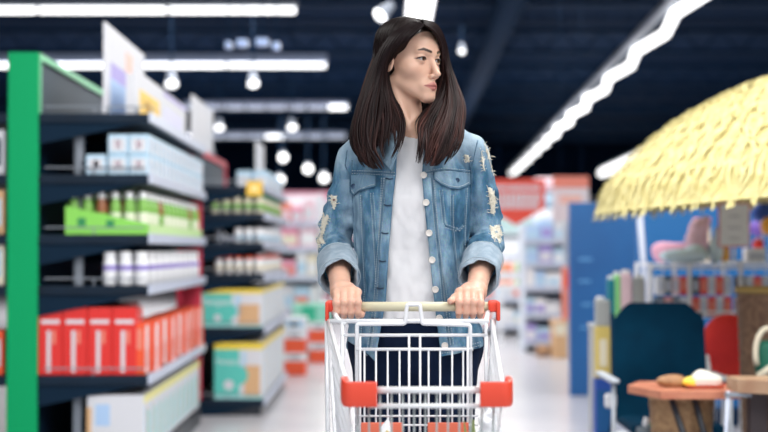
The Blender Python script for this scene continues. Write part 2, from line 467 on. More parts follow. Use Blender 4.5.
# ---- near shelving unit
g1 = (pw(7, 0, 7.3).x, 7.3, 0); A1 = 0.0087
M1 = Matrix.Translation(g1) @ Matrix.Rotation(A1, 4, 'Z')
LV1 = [.515, .955, 1.205, 1.50, 1.80]
shelf_unit('near black supermarket shelving unit with a tall green end panel', g1, A1, 2.45, .15, .54, 2.10, LV1, greenm, 1.80, greenl, both=True, farpost=1.5)
sx0 = .15
# cartons at the base
dia = lambda: carton('diaper_carton', .28, .20, .30, paper, [('print_panel', 'r', .05, .35, .08, .8, skyc), ('print_panel', 'r', .36, .52, .1, .8, tan), ('print_panel', 'r', .66, .90, .08, .7, teal),
        ('yellow_edge', 'r', 0, 1, .86, 1, mat('soft_yellow', (.82, .78, .30), .5)), ('print_panel', 'f', .0, .08, .1, .8, tan), ('print_panel', 'f', .15, .4, .5, .85, pblue)])
S = Stock(dia, 'carton', 'nappy cartons on the base of the near shelving unit')
for k in range(11):
    S.put(M1, sx0 + .24, .02 + k * .215, .12, 'white carton with yellow top edge on the base, %s from the green panel end' % ORD[k], unitrz=A1)
# red packs: large ones across the end, smaller ones along the aisle
def redpack():
    t = carton('red_pack', .118, .20, .33, redm, [('stripe', 'f', .12, .88, .76, .82, paper), ('stripe', 'f', .36, .52, .04, .66, paper), ('print_panel', 'f', .58, .72, .46, .66, coral)])
    return t
S = Stock(redpack, 'pack', 'large red packs across the shelf end')
for k in range(4):
    S.put(M1, sx0 + .0 + k * .121, .02, .518, 'large red pack with white stripes, %s from the green panel, front row' % ORD[k], unitrz=A1)
for j in range(1, 4):
    for k in range(3):
        S.put(M1, sx0 + .0 + k * .121, .02 + j * .22, .518, 'large red pack behind the front row, %s row back and %s from the spine' % (ORD[j], ORD[k]), unitrz=A1)
def smallpack():
    return carton('small_red_pack', .13, .165, .25, orangered, [('stripe', 'f', .2, .45, .05, .95, whitem), ('stripe', 'r', .10, .46, .03, .96, whitem), ('print_panel', 'r', .18, .34, .12, .5, coral), ('print_panel', 'f', .6, .9, .5, .9, coral)])
S = Stock(smallpack, 'pack', 'small red and white packs along the rail')
for k in range(12):
    if k < 11:
        S.put(M1, sx0 + .40 + (.01 if k % 3 == 1 else -.008), .03 + k * .212, .518, 'small orange red pack with white stripe along the rail, %s from the near end' % ORD[k], rz=random.uniform(-.08, .03), unitrz=A1)
# purple-banded bottles
def pbot(): return bottle('white_bottle', .034, .165, whitem, whitem, mat('lilac_band', (.30, .24, .60), .5), neck=.8, capr=.86, b0=.44, b1=.60)
S = Stock(pbot, 'bottle', 'white bottles with purple bands on the middle shelf')
for k in range(10):
    for j in range(3 if k < 3 else 2):
        S.put(M1, sx0 + .50 - j * .078, .05 + k * .24, .957, 'white bottle with purple band, %s from the rail, %s row from the near end' % (ORD[j], ORD[k]), unitrz=A1)
# green bottles in a lime tray
tr = thing('display_tray', 'lime green sloping card tray holding bottles on the near unit', 'display tray', M1 @ Vector((sx0 + .13, .02, 1.207)), A1)
MB().add([(0, 0, 0), (.41, 0, 0), (.41, 0, .05), (0, 0, .14), (0, .004, 0), (.41, .004, 0), (.41, .004, .05), (0, .004, .14)],
         [(0, 1, 2, 3), (7, 6, 5, 4), (0, 4, 5, 1), (1, 5, 6, 2), (2, 6, 7, 3), (3, 7, 4, 0)]).build('side_card', limeg, tr)
MB().box(.405, .409, 0, 2.3, 0, .05).build('front_card', mat('pale_lime', (.55, .78, .35), .5), tr)
MB().box(0, .405, .004, 2.3, 0, .003).build('tray_base', limeg, tr)
MB().box(.06, .1, -.001, 0, .04, .08).build('print_mark', mat('dark_green_print', (.02, .25, .08), .5), tr); MB().box(.2, .24, -.001, 0, .03, .07).build('print_mark', MATS['dark_green_print'], tr)
def gbot(): return bottle('green_bottle', .027, .205, olive, whitem, mat('pale_label', (.75, .80, .62), .5), neck=.6, capr=.62)
def bbot(): return bottle('brown_bottle', .027, .205, mat('brown_bottle_plastic', (.28, .10, .04), .35), whitem, olive, neck=.6, capr=.62)
S = Stock(gbot, 'bottle', 'green bottles in the lime tray'); S2 = Stock(bbot, 'bottle', 'brown bottles in the lime tray')
for k in range(13):
    for j in range(6 if k < 2 else 2):
        x = sx0 + .505 - j * .068
        ss, nm = (S2, 'brown') if (j in (3,) or (j + k) % 7 == 3) else (S, 'green')
        ss.put(M1, x, .06 + k * .18, 1.212, '%s bottle with white cap in the lime tray, %s from the rail, %s row' % (nm, ORD[j], ORD[k]), unitrz=A1)
# sky cartons
def scart(): return carton('sky_carton', .098, .13, .098, skyc, [('print_panel', 'f', .12, .88, .15, .8, paper), ('print_panel', 'f', .38, .62, .3, .7, palepink), ('print_panel', 'r', .04, .80, .08, .86, paper), ('print_panel', 'r', .3, .5, .3, .7, mat('soft_lilac', (.50, .50, .75), .5))])
S = Stock(scart, 'carton', 'pale blue cartons on the upper shelf')
for lay in range(2):
    for k in range(15):
        for j in range(2):
            S.put(M1, sx0 + .438 - j * .102, .03 + k * .16, 1.502 + lay * .1, 'pale blue carton, %s layer, %s column, %s row from the near end' % (['lower', 'upper'][lay], ['rail side', 'inner'][j], ORD[k]), unitrz=A1)
for k in range(3):
    S.put(M1, sx0 + .228, .03 + k * .14, 1.502, 'pale blue carton standing alone in the innermost column, %s from the end' % ORD[k], unitrz=A1)
# posters on top of the near unit
def poster(name, label, M, x, y0, y1, z0, z1, rz, extra):
    t = thing(name, label, 'poster', M @ Vector((x, y0, z0)), rz, 'posters standing on the shelving')
    L = y1 - y0; H = z1 - z0
    MB().box(0, .012, 0, L, 0, H).build('card', paper, t)
    for (nm, a0, a1, b0, b1, m) in extra:
        MB().box(.012, .0135, a0 * L, a1 * L, b0 * H, b1 * H).build(nm, m, t)
    MB().box(-.02, .03, .02, .05, -.004, .03).build('clip', greysteel, t); MB().box(-.02, .03, L - .05, L - .02, -.004, .03).build('clip', greysteel, t)
    return t
poster('poster', 'tall white poster with violet and pale blue blocks on top of the near unit', M1, .465, 0, 1.25, 1.802, 2.25, A1,
       [('violet_block', .12, .6, .42, .6, violet), ('blue_block', .12, .6, .0, .42, pblue), ('coral_stripe', .48, .66, .62, .85, mat('pale_coral', (.85, .5, .42), .5))])
p = poster('shelf_banner', 'long low white banner with a yellow square facing the aisle', M1, .60, .05, 2.1, 1.802, 2.03, A1,
       [('yellow_square', .08, .42, .02, .62, yellowm), ('violet_line', .5, 1, .88, .96, violet), ('print_panel', .52, .9, .1, .6, mat('pale_lilac', (.68, .68, .9), .5)), ('print_panel', .16, .34, .2, .45, mat('pale_yellow', (.95, .78, .35), .5))])
MB().box(-.03, -.001, 0, .006, 0, .2).build('end_flap', paper, p)
# things on the hidden face shelves, left of the green panel
for (z, m, lab) in [(1.50, paper, 'white carton on the upper rear shelf left of the green panel'), (1.205, tan, 'tan carton on the rear shelf left of the green panel'),
                    (.955, cream, 'cream carton on the middle rear shelf left of the green panel'), (.515, orangered, 'orange carton on the lowest rear shelf left of the green panel')]:
    o = carton('carton', .16, .2, .22, m, [('print_panel', 'f', .2, .9, .2, .8, skyc if m is not paper else slate)])
    o.location = M1 @ Vector((-.18, .03, z + .001)); o.rotation_euler = (0, 0, A1); tag(o, lab, 'carton')

# ---- second shelving unit
xr = pw(264, 0, 10.2).x; D2 = .50
g2 = (xr - D2 - .10, 10.2, 0); M2 = Matrix.Translation(g2)
LV2 = [.11, .60, .965, 1.18, 1.38, 1.57]
shelf_unit('second black shelving unit with a crimson rimmed header, stocked with teal cartons', g2, 0, 2.3, .10, D2, 1.86, LV2, redpost, 1.58, redpost, thick=.045, plinth=.065, rimt=.045)
def pamp(sx, sz, nm):
    t = carton(nm, sx, .34, sz, paper, [('teal_print', 'f', .0, .52, .06, .88, teal), ('yellow_edge', 'f', 0, 1, .88, 1, mat('carton_yellow', (.85, .65, .05), .5)), ('skin_tone_print', 'f', .62, .95, .05, .6, tan),
            ('pale_print', 'f', .56, .66, .3, .85, skyc), ('teal_edge', 'f', 0, 1, 0, .06, mat('pale_teal', (.35, .7, .7), .5)), ('print_panel', 'r', .08, .3, .1, .85, skyc), ('print_panel', 'r', .4, .6, .1, .85, cream), ('yellow_edge', 'r', 0, 1, .9, 1, MATS['carton_yellow'])])
    MB().lathe([(sz * .17, 0), (sz * .17, .0015)], 20, Matrix.Translation((sx * .5, -.001, sz * .42)) @ Matrix.Rotation(R(90), 4, 'X')).build('round_print', teal, t)
    MB().lathe([(sz * .09, 0), (sz * .09, .002)], 16, Matrix.Translation((sx * .3, -.001, sz * .25)) @ Matrix.Rotation(R(90), 4, 'X')).build('white_mark', paper, t)
    text('lettering', 'Pampers', sx * .15, whitem, t, (sx * .3, -.003, sz * .66), (R(90), 0, 0))
    return t
S = Stock(lambda: pamp(.33, .385, 'nappy_carton'), 'carton', 'nappy cartons on the second unit')
for k in range(6):
    S.put(M2, .10 + D2 - .34, .02 + k * .37, .112, 'teal and white nappy carton on the lowest shelf, %s from the near end' % ORD[k])
S = Stock(lambda: pamp(.44, .262, 'wide_nappy_carton'), 'carton', 'wide nappy cartons on the second unit')
for k in range(6):
    S.put(M2, .10 + D2 - .45, .02 + k * .37, .602, 'wide teal and white carton on the second shelf, %s from the near end' % ORD[k])
def row(M, unit, S, zs, label, n, dx, x0, dy, y0, cols, z):
    for k in range(n):
        for j in range(cols):
            S.put(M, x0 - j * dx, y0 + k * dy, z, label % (ORD[j], ORD[k]))
S = Stock(lambda: bottle('orange_capped_bottle', .028, .12, whitem, orangered, cream, neck=.8, capr=.8), 'bottle', 'orange capped bottles on the second unit')
row(M2, 0, S, 0, 'white bottle with orange cap, %s from the rail, %s row of the third shelf', 12, .068, .10 + D2 - .04, .17, .06, 5, .967)
S = Stock(lambda: bottle('white_jar', .03, .10, whitem, whitem, skyc, neck=.85, capr=.9), 'jar', 'white jars on the second unit')
row(M2, 0, S, 0, 'white jar with pale blue band, %s from the rail, %s row of the fourth shelf', 12, .07, .10 + D2 - .04, .17, .06, 3, 1.182)
S = Stock(lambda: bottle('green_capped_bottle', .03, .135, cream, mat('green_cap', (.02, .42, .16), .4), olive, neck=.7, capr=.8), 'bottle', 'green capped bottles on the second unit')
row(M2, 0, S, 0, 'cream bottle with green cap, %s from the rail, %s row of the fifth shelf', 11, .075, .10 + D2 - .04, .18, .06, 5, 1.382)
S = Stock(lambda: carton('sky_carton', .10, .16, .13, skyc, [('print_panel', 'f', .1, .9, .1, .7, paper), ('print_panel', 'r', .1, .9, .1, .7, paper)]), 'carton', 'pale cartons on top of the second unit')
for k in range(8):
    for j in range(2):
        S.put(M2, .10 + D2 - .12 - j * .12, .55 + k * .2, 1.572, 'pale blue carton on top of the second unit, %s column, %s row' % (['rail side', 'inner'][j], ORD[k]))
poster('poster', 'narrow white poster standing behind the first banner, by the crimson header', M2, .09, .05, 1.3, 1.862, 2.2, 0, [('print_panel', .2, .8, .3, .8, mat('faint_print', (.7, .7, .74), .6))])
poster('poster', 'small white poster above the second unit, past the crimson header', M2, .42, 1.4, 2.1, 1.572, 1.98, 0, [('print_panel', .2, .8, .3, .6, MATS['faint_print'])])
t = thing('price_sign', 'small yellow price sign at the top rail of the second unit', 'price sign', M2 @ Vector((.10 + D2 - .06, .0, 1.50)))
MB().box(-.06, .05, -.006, 0, 0, .1, ch=.003).build('card', yellowm, t)
MB().box(-.03, .02, -.008, -.006, .03, .07).build('print_mark', MATS['pale_yellow'], t)

# ---- far shelving units on the left and the back
PAL = [paper, skyc, palepink, pinkm, cream, pblue, whitem, coral, teal, limeg, violet]
def filler(M, x0, x1, y, zs, hs, tagname, seed, pal=PAL, face='f', facing='one'):
    rnd = random.Random(seed)
    for zi, z in enumerate(zs):
        x = x0; k = 0
        while x < x1 - .05:
            wd = rnd.uniform(.09, .2); hh = hs * rnd.uniform(.6, .95); m = rnd.choice(pal); m2 = rnd.choice(pal)
            wd = min(wd, x1 - x)
            key = (tagname, round(wd / .04), round(hh / .05), m.name, m2.name)
            o = carton('goods_carton', wd * .94, .18, hh, m, [('print_panel', 'f', .1, .9, .15, .6, m2)])
            o.location = M @ Vector((x, y, z + .002))
            tag(o, '%s carton with %s print, %s, %s shelf up, %s in line' % (COLN.get(m.name, 'pale'), COLN.get(m2.name, 'pale'), tagname, ORD[zi], ORD[k]), 'carton', 'goods on ' + tagname)
            x += wd; k += 1
COLN = {'white_card': 'white', 'sky_carton': 'sky blue', 'pale_pink': 'pale pink', 'pink_print': 'pink', 'cream_print': 'cream', 'pale_blue_print': 'pale blue', 'white_paint': 'glossy white',
        'coral_print': 'coral', 'teal_print': 'teal', 'lime_card': 'lime', 'violet_print': 'violet', 'tan_print': 'tan', 'deep_blue_print': 'deep blue', 'orange_red_print': 'orange red', 'yellow_card': 'yellow'}
def plain_rack(label, x0, x1, y, depth, zs, H, bodym, head=None, headm=None):
    t = thing('shelving_unit', label, 'shelving unit', (x0, y, 0), 0, 'supermarket shelving units')
    W = x1 - x0
    MB().box(0, W, depth - .03, depth, 0, H).build('back_board', bodym, t)
    MB().box(0, .03, 0, depth, 0, H).build('side_panel', bodym, t); MB().box(W - .03, W, 0, depth, 0, H).build('side_panel', bodym, t)
    for z in zs:
        s = MB().box(.03, W - .03, 0, depth - .03, z - .035, z).build('shelf', bodym, t)
        MB().box(.03, W - .03, -.012, 0, z - .045, z + .01).build('price_rail', railm, s)
    if head: MB().box(0, W, -.02, 0, H, H + head).build('header', headm, t)
    return t
I4 = Matrix.Identity(4)
def PX(x, Y): return (x - 384) * Y / F
zs = [.15, .5, .85, 1.15, 1.42]
plain_rack('white far shelving unit stocked in pink and white, third along the aisle', PX(262, 15.6), PX(322, 15.6), 15.6, .5, zs, 1.72, mat('white_shelving', (.7, .72, .76), .5))
filler(I4, PX(262, 15.6) + .04, PX(322, 15.6) - .04, 15.61, zs, .27, 'the third unit', 3, [paper, palepink, pinkm, whitem, skyc, cream, whitem, coral])
zs = [.2, .6, 1.0, 1.35, 1.7]
plain_rack('wide far shelving with a pink header strip, seen left of the sleeve', PX(190, 24), PX(372, 24), 24, .5, zs, 1.95, MATS['white_shelving'], .12, pinkm)
filler(I4, PX(190, 24) + .04, PX(372, 24) - .04, 24.01, zs, .3, 'the back unit', 5, [paper, whitem, palepink, skyc, paper, whitem, pinkm, cream, violet])
# orange and white crates
def crate():
    t = bpy.data.objects.new('crate', None); COL.objects.link(t)
    MB().box(0, .2, 0, .28, 0, .125, ch=.006).build('lower_band', orangered, t)
    MB().box(.004, .196, .004, .276, .125, .2, ch=.006).build('upper_band', whitem, t)
    MB().box(.05, .15, -.003, 0, .15, .175).build('grip', greysteel, t)
    return t
S = Stock(crate, 'crate', 'orange and white crates on the floor')
x = PX(284, 13.5)
for k in range(2): S.put(I4, x, 13.5, .001 + k * .2, ['bottom orange and white crate of the nearer stack by the second unit', 'upper orange and white crate of the nearer stack by the second unit'][k])
x = PX(309, 15.0)
for k in range(2):
    S.put(I4, x, 15.0, .001 + k * .2, ['bottom orange and white crate of the farther stack beside the cart handle', 'upper orange and white crate of the farther stack beside the cart handle'][k])
o = carton('white_carton', .2, .26, .12, whitem, [('print_panel', 'f', .1, .9, .2, .8, skyc), ('print_panel', 'f', .3, .6, .3, .6, yellowm)]); o.location = (PX(284, 13.5), 13.51, .402); tag(o, 'white carton with blue and yellow print topping the nearer crate stack', 'carton')
o = carton('teal_carton', .38, .22, .19, mat('mint_print', (.30, .72, .56), .5), [('print_panel', 'f', .25, .62, .1, .85, mat('green_print', (.02, .5, .28), .5))]); o.location = (PX(291, 14.8), 15.02, .402); tag(o, 'mint and green carton on the farther crate stack behind the sleeve', 'carton')

# ------------------------------------------------------------------ right side of the hall
# blue partition
Yb = 11.6
t = thing('display_partition', 'tall plain blue display partition behind the straw parasol and camp chair', 'partition', (PX(571, Yb), Yb, 0))
MB().box(0, 1.9, 0, .06, 0, 1.50, ch=.01).build('panel', bluem, t)
MB().box(-.012, .01, -.01, .07, 0, 1.50).build('edge_strip', mat('deep_edge_blue', (.02, .12, .35), .4), t)
for (x, z, l) in [(.06, 1.05, .10), (.06, .88, .09), (.08, .70, .08), (.07, .52, .05)]:
    MB().box(x, x + l, -.003, 0, z, z + .016).build('print_mark', mat('faded_blue_print', (.12, .35, .65), .5), t)
t = thing('display_partition', 'bright blue raised partition carrying the white notice, right of the pink toys', 'partition', (PX(636, 9.6), 9.6, 0))
MB().box(0, 1.9, 0, .05, 0, 1.47, ch=.01).build('panel', mat('azure_panel', (.004, .125, .37), .5), t)
MB().box(.0, 1.9, -.004, 0, .0, .12).build('kick_strip', navy2, t)

# parasol of yellow straw
pc = pw(885, 191, 6.6); PR = 1.28
t = thing('straw_parasol', 'big pale yellow straw fringed parasol at the upper right', 'parasol', pc, 0)
t.rotation_euler = (0, R(-4.5), 0)
straw = mat('yellow_straw', (0.68, 0.62, 0.31), 0.8, color2=(0.60, 0.52, 0.21), nscale=30)
def dome(rn): return .575 * (max(0.0, 1 - rn ** 2.1)) ** .72
prof = [(PR * (i / 24), dome(i / 24)) for i in range(24, -1, -1)]
prof[-1] = (.004, dome(0))
MB().lathe(prof, 64, caps=False).build('canopy', straw, t, smooth=True)
fr = MB(); rnd = random.Random(4)
for tier in range(15):
    rn0 = 1.0 - tier * .062
    n = int(260 * max(rn0, .15)) + 30
    for k in range(n):
        an = 2 * math.pi * (k + rnd.random()) / n
        l = .13; r0 = max(rn0 - .07, .02)
        pts = []
        for q in range(4):
            rr = r0 + (rn0 - r0) * q / 3 * rnd.uniform(.9, 1.1)
            zz = dome(min(rr, 1)) + .012 + .01 * math.sin(q * 1.1) + (-.028 if (q == 3 and tier == 0) else 0)
            a2 = an + rnd.uniform(-.012, .012) * q
            pts.append(Vector((PR * rr * math.cos(a2), PR * rr * math.sin(a2), zz + rnd.uniform(0, .012))))
        if tier == 0: pts.append(pts[-1] + Vector((.01 * math.cos(an), .01 * math.sin(an), -.020 * rnd.uniform(.75, 1.1))))
        wv = Vector((-math.sin(an), math.cos(an), 0)) * rnd.uniform(.006, .013)
        vs = []
        for i, p_ in enumerate(pts): f_ = 1 - .45 * i / len(pts); vs += [p_ - wv * f_, p_ + wv * f_]
        fr.add(vs, [(2 * i, 2 * i + 1, 2 * i + 3, 2 * i + 2) for i in range(len(pts) - 1)])
fr.build('straw_fringe', straw, t)
MB().tube([(0, 0, -pc.z + .06), (0, 0, .64)], .022, 10).build('pole', whitem, t, smooth=True)
MB().lathe([(.28, -pc.z + .0), (.28, -pc.z + .05), (.05, -pc.z + .09)], 24).build('base', greysteel, t, smooth=.6)
for k in range(8):
    an = k * math.pi / 4
    MB().tube([(PR * f_ * math.cos(an), PR * f_ * math.sin(an), dome(f_) - .02) for f_ in (.03, .3, .6, .85, .97)], .006, 5).build('rib', whitem, t)

# hanging signs
def hsign(name, lab, px0, px1, y0, y1, y2, Y, cols, rows):
    a = pw(px0, y0, Y); b = pw(px1, y1, Y); c = pw(0, y2, Y).z
    W = b.x - a.x; t = thing(name, lab, 'hanging sign', (a.x, Y, a.z), 0, 'hanging signs over the right aisle')
    z1 = b.z - a.z; z2 = c - a.z
    vs = [(0, 0, 0), (W, 0, 0), (W, 0, z1), (W / 2, 0, z2), (0, 0, z1)]; vs2 = [(x, .03, z) for x, _, z in vs]
    MB().add(vs + vs2, [(0, 4, 3, 2, 1), (5, 6, 7, 8, 9)] + [(i, (i + 1) % 5, 5 + (i + 1) % 5, 5 + i) for i in range(5)]).build('board', cols[0], t)
    MB().tube([(W * .2, .015, 0), (W * .2, .015, 4.6 - a.z)], .002, 4).build('hanger', navy2, t)
    MB().tube([(W * .8, .015, 0), (W * .8, .015, 4.6 - a.z)], .002, 4).build('hanger', navy2, t)
    return t, W, z1, z2
t, W, z1, z2 = hsign('arrow_sign', 'red arrow shaped hanging sign with white lettering beside the sleeve', 487, 545, 179, 208, 225, 14.0, [mat('bright_red_board', (.82, .06, .03), .45)], [])
b = MB(); rnd = random.Random(2)
for (zc, hh) in [(z1 * .30, .05), (z1 * .62, .075), (z1 * .90, .075)]:
    x = W * (.12 if zc > z1 * .4 else .08)
    while x < W * (.9 if zc < z1 * .4 else .92):
        l = rnd.uniform(.022, .036); b.box(x, x + l, -.004, 0, zc - hh / 2, zc + hh / 2); x += l + .014
b.build('white_lettering', paper, t)
t, W, z1, z2 = hsign('hanging_sign', 'pale hanging sign with a red top band, second to the right of the sleeve', 553, 589, 176, 222, 222.5, 14.5, [mat('pale_sign_board', (.75, .70, .74), .5)], [])
MB().box(0, W, -.004, 0, -.115, 0).build('red_band', coral, t)
MB().box(W * .2, W * .8, -.004, 0, z1 * .6, z1 * .42).build('print_panel', mat('pale_coral', (.85, .5, .42), .5), t)

# far shelving behind the right aisle
zs = [.15, .5, .85, 1.15, 1.42]
t = plain_rack('pale mint topped far shelving under the red arrow sign', PX(470, 25), PX(566, 25), 25, .5, [.2, .6, 1.0, 1.3], 1.42, MATS['white_shelving'], .42, mat('mint_header', (.55, .75, .76), .5))
filler(I4, PX(470, 25) + .04, PX(566, 25) - .04, 25.01, [.2, .6, 1.0], .3, 'mint shelving', 9, [paper, whitem, palepink, skyc, tan, cream, coral])
t = plain_rack('dark topped low shelving behind the shopper to the right', PX(478, 19.5), PX(528, 19.5), 19.5, .5, [.15, .5, .8, 1.05], 1.28, MATS['white_shelving'], .05, navy2)
filler(I4, PX(478, 19.5) + .04, PX(528, 19.5) - .04, 19.51, [.15, .5, .8], .26, 'low shelving', 11, [paper, whitem, tan, coral, skyc, cream])
zs2 = [.12, .42, .72, .98, 1.24]
t = plain_rack('white shelving stacked with blue white packs left of the blue partition', PX(523, 16.5), PX(567, 16.5), 16.5, .55, zs2, 1.42, mat('pale_blue_shelving', (.62, .68, .78), .5))
filler(I4, PX(523, 16.5) + .03, PX(567, 16.5) - .03, 16.51, zs2, .23, 'blue shelving', 13, [pblue, skyc, paper, pblue, skyc, violet, whitem])
o = carton('tall_carton', .15, .3, .40, tan, [('print_panel', 'f', .1, .9, .6, .9, cream)]); o.location = (PX(553, 15.6), 15.6, .001); tag(o, 'tall tan carton on the floor in front of the blue white shelving', 'carton')
o = carton('small_carton', .13, .2, .12, mat('brown_card', (.30, .17, .10), .6), [('print_panel', 'f', .1, .9, .6, .9, tan)]); o.location = (PX(537, 15.8), 15.8, .001); tag(o, 'small brown carton on the floor left of the tall tan one', 'carton')
o = carton('tall_red_carton', .08, .12, .55, coral, [('print_panel', 'f', .1, .9, .6, .9, orangered)]); o.location = (PX(563, 15.6), 15.62, .90 - .9 + .402); tag(o, 'narrow coral carton standing on the tall tan carton', 'carton')
# a stack of pale bundles
for k in range(3):
    o = MB().box(-.16, .16, -.12, .12, 0, .17, ch=.05).build('pale_bundle', [whitem, skyc, palepink][k], smooth=True)
    o.location = (PX(547, 16.7), 16.75, 1.425 + k * .172)
    tag(o, ['white soft bundle at the bottom of the pile on the blue white shelving', 'sky blue soft bundle in the middle of the pile', 'pale pink soft bundle topping the pile on the blue white shelving'][k], 'bundle', 'soft bundles')
for k in range(5):
    S_ = 18.0; o = bottle('tall_bottle', .05, .3, [coral, tan, orangered, cream, olive][k], whitem, paper)
    o.location = (PX(500 + k * 4.6, S_), S_, 0.72); tag(o, '%s tall bottle on the low table beside the right sleeve' % ['coral', 'tan', 'orange red', 'cream', 'green'][k], 'bottle', 'bottles on the low table')
t = thing('low_table', 'low white table with tall bottles beside the cart handle far back', 'table', (PX(497, 18), 17.8, 0))
MB().box(0, .38, 0, .4, .68, .718, ch=.005).build('table_top', whitem, t)
for (x, y) in ((.02, .02), (.34, .02), (.02, .36), (.34, .36)): MB().box(x, x + .03, y, y + .03, 0, .68).build('leg', whitem, t)

# wire display rack with checked boxes
Yr = 7.6; rx0 = PX(650, Yr); rx1 = PX(800, Yr); rz = pw(0, 263, Yr).z
t = thing('wire_rack', 'white wire display rack holding checked boxes with toys on top', 'display rack', (rx0, Yr, 0))
W = rx1 - rx0
for x in (0, .20, .46, W):
    for y in (0, .4): MB().tube([(x, y, 0), (x, y, rz)], .011, 6).build('post', whitem, t)
for z in (rz - .005, rz - .27, rz - .55):
    s = MB().box(0, W, 0, .4, z - .008, z).build('shelf', whitem, t)
    MB().tube([(0, -.004, z + .02 if z < rz - .1 else z - .02), (W, -.004, z + .02 if z < rz - .1 else z - .02)], .007, 6).build('front_rail', whitem, s)
g = MB()
for k in range(12): g.tube([(W * k / 11, .4, .2), (W * k / 11, .4, rz)], .003, 4)
g.build('back_grid', whitem, t)
chk = [redm, paper, blackm, paper]
k = 0; rnd = random.Random(8)
for (px, layer) in [(657, 0), (664.5, 0), (672, 0), (680, 0), (692, 0), (700, 0), (708, 0), (716, 0), (724, 0), (738, 0), (746, 0), (754, 0), (762, 0)]:
    for lay in range(2):
        m = [redm, paper][(k + lay) % 2] if px > 676 else rnd.choice([palepink, slate, paper, coral])
        if lay == 1 and px in (692, 738): m = blackm
        o = carton('checked_box', .040, .1, .095, m, [('print_panel', 'f', .2, .8, .2, .8, coral if m is redm else railm)])
        o.location = (PX(px, Yr), Yr + .01 + .12 * 0, rz - .268 + lay * .105)
        tag(o, '%s small box in the %s row of the wire rack, %s from its left post' % ({'red_plastic': 'red', 'white_card': 'white', 'black_plastic': 'black', 'pale_pink': 'pink', 'slate_grey_panel': 'grey', 'coral_print': 'coral'}[m.name], ['lower', 'upper'][lay], ORD[k]), 'box', 'small boxes in the wire rack')
    k += 1
# soft toys on the rack
def blob(name, lab, cat, parts, m, loc, group=None, h=.009):
    V, Q = nets(lambda P: (lambda d: d)(__import__('functools').reduce(lambda a, b: smin(a, b, .03), [ell(P, c, r) for c, r in parts])), *bounds(parts), h)
    o = np_mesh(name, V, Q, m); o.location = loc
    return tag(o, lab, cat, group)
def bounds(parts):
    lo = np.min([np.array(c) - np.array(r) for c, r in parts], 0) - .03; hi = np.max([np.array(c) + np.array(r) for c, r in parts], 0) + .03
    return lo, hi
Z0 = rz
def q(px, py, Y=Yr + .14): v = pw(px, py, Y); return (v.x, Y, v.z)
fur_pink = mat('pink_plush', (.92, .62, .74), .9, bump=.5, bscale=120)
fur_blue = mat('sky_plush', (.66, .82, .92), .9, bump=.5, bscale=120)
c0 = q(697, 262)
blob('plush_toy', 'pale pink upright plush toy on top of the wire rack', 'soft toy', [((0, 0, .095), (.058, .05, .098)), ((.01, 0, .185), (.05, .045, .045)), ((-.035, -.02, .10), (.03, .03, .05)), ((.045, -.01, .215), (.022, .02, .03))], fur_pink, (c0[0], c0[1], rz), 'soft toys on the rack')
c0 = q(672, 262)
blob('plush_toy', 'long low pink plush toy lying at the left of the rack top', 'soft toy', [((0, 0, .075), (.10, .045, .03)), ((-.05, 0, .05), (.05, .045, .05)), ((.07, 0, .045), (.04, .04, .045))], mat('rose_plush', (.80, .42, .56), .9), (c0[0], c0[1] + .02, rz), 'soft toys on the rack')
c0 = q(684, 264, Yr + .05)
blob('plush_toy', 'pale blue plush lying across the rack edge in front of the pink toys', 'soft toy', [((0, 0, .035), (.13, .045, .038)), ((.06, 0, .055), (.05, .04, .04))], fur_blue, (c0[0], c0[1], rz), 'soft toys on the rack')
c0 = q(712, 262)
blob('plush_toy', 'pale blue pointed plush beside the upright pink toy', 'soft toy', [((0, 0, .06), (.04, .04, .065)), ((.012, 0, .14), (.02, .02, .05))], fur_blue, (c0[0] + .01, c0[1] - .03, rz), 'soft toys on the rack')
c0 = q(725, 262)
blob('plush_toy', 'small orange toy left of the white notice', 'soft toy', [((0, 0, .035), (.026, .03, .04)), ((0, 0, .085), (.022, .024, .025))], mat('orange_plush', (.88, .45, .08), .8), (c0[0], c0[1], rz), 'soft toys on the rack')
t = thing('pink_box', 'pink edged pale box standing behind the upright pink toy', 'box', (PX(694, 7.9), 7.9, rz + .0))
MB().box(0, .09, 0, .04, 0, .235, ch=.004).build('box_body', cream, t)
MB().box(-.003, .093, -.003, 0, .22, .238).build('rim', pinkm, t)
# notice on stand
n0 = pw(724, 247, 7.5); n1 = pw(756, 202, 7.5)
t = thing('notice_board', 'white notice in a thin red frame on a stand on the rack', 'notice', (n0.x, 7.62, rz))
H0 = n0.z - rz; H1 = n1.z - rz; Wn = n1.x - n0.x
MB().box(.006, Wn - .006, 0, .008, H0 + .006, H1 - .006).build('card', whitem, t)
MB().box(0, Wn, .002, .012, H1 - .006, H1).box(0, Wn, .002, .012, H0, H0 + .006).box(0, .006, .002, .012, H0, H1).box(Wn - .006, Wn, .002, .012, H0, H1).build('frame', mat('red_frame', (.75, .12, .12), .4), t)
for k, (zf, l) in enumerate([(.68, .35), (.42, .4), (.18, .35)]): MB().box(Wn * .5 - Wn * l / 2, Wn * .5 + Wn * l / 2, -.001, 0, H0 + (H1 - H0) * zf, H0 + (H1 - H0) * zf + .008).build('printed_line', mat('grey_text', (.5, .52, .56), .5), t)

MB().tube([(Wn / 2, .012, 0), (Wn / 2, .012, H0 + .01)], .008, 8).build('stand_rod', whitem, t)
MB().box(Wn / 2 - .05, Wn / 2 + .05, -.02, .05, 0, .012, ch=.003).build('stand_foot', whitem, t)
o = carton('white_carton', .10, .1, .075, whitem, [('print_panel', 'f', .1, .9, .2, .7, railm)]); o.location = (PX(748, 7.7), 7.72, rz + .001); tag(o, 'low white carton to the right of the notice stand', 'carton')
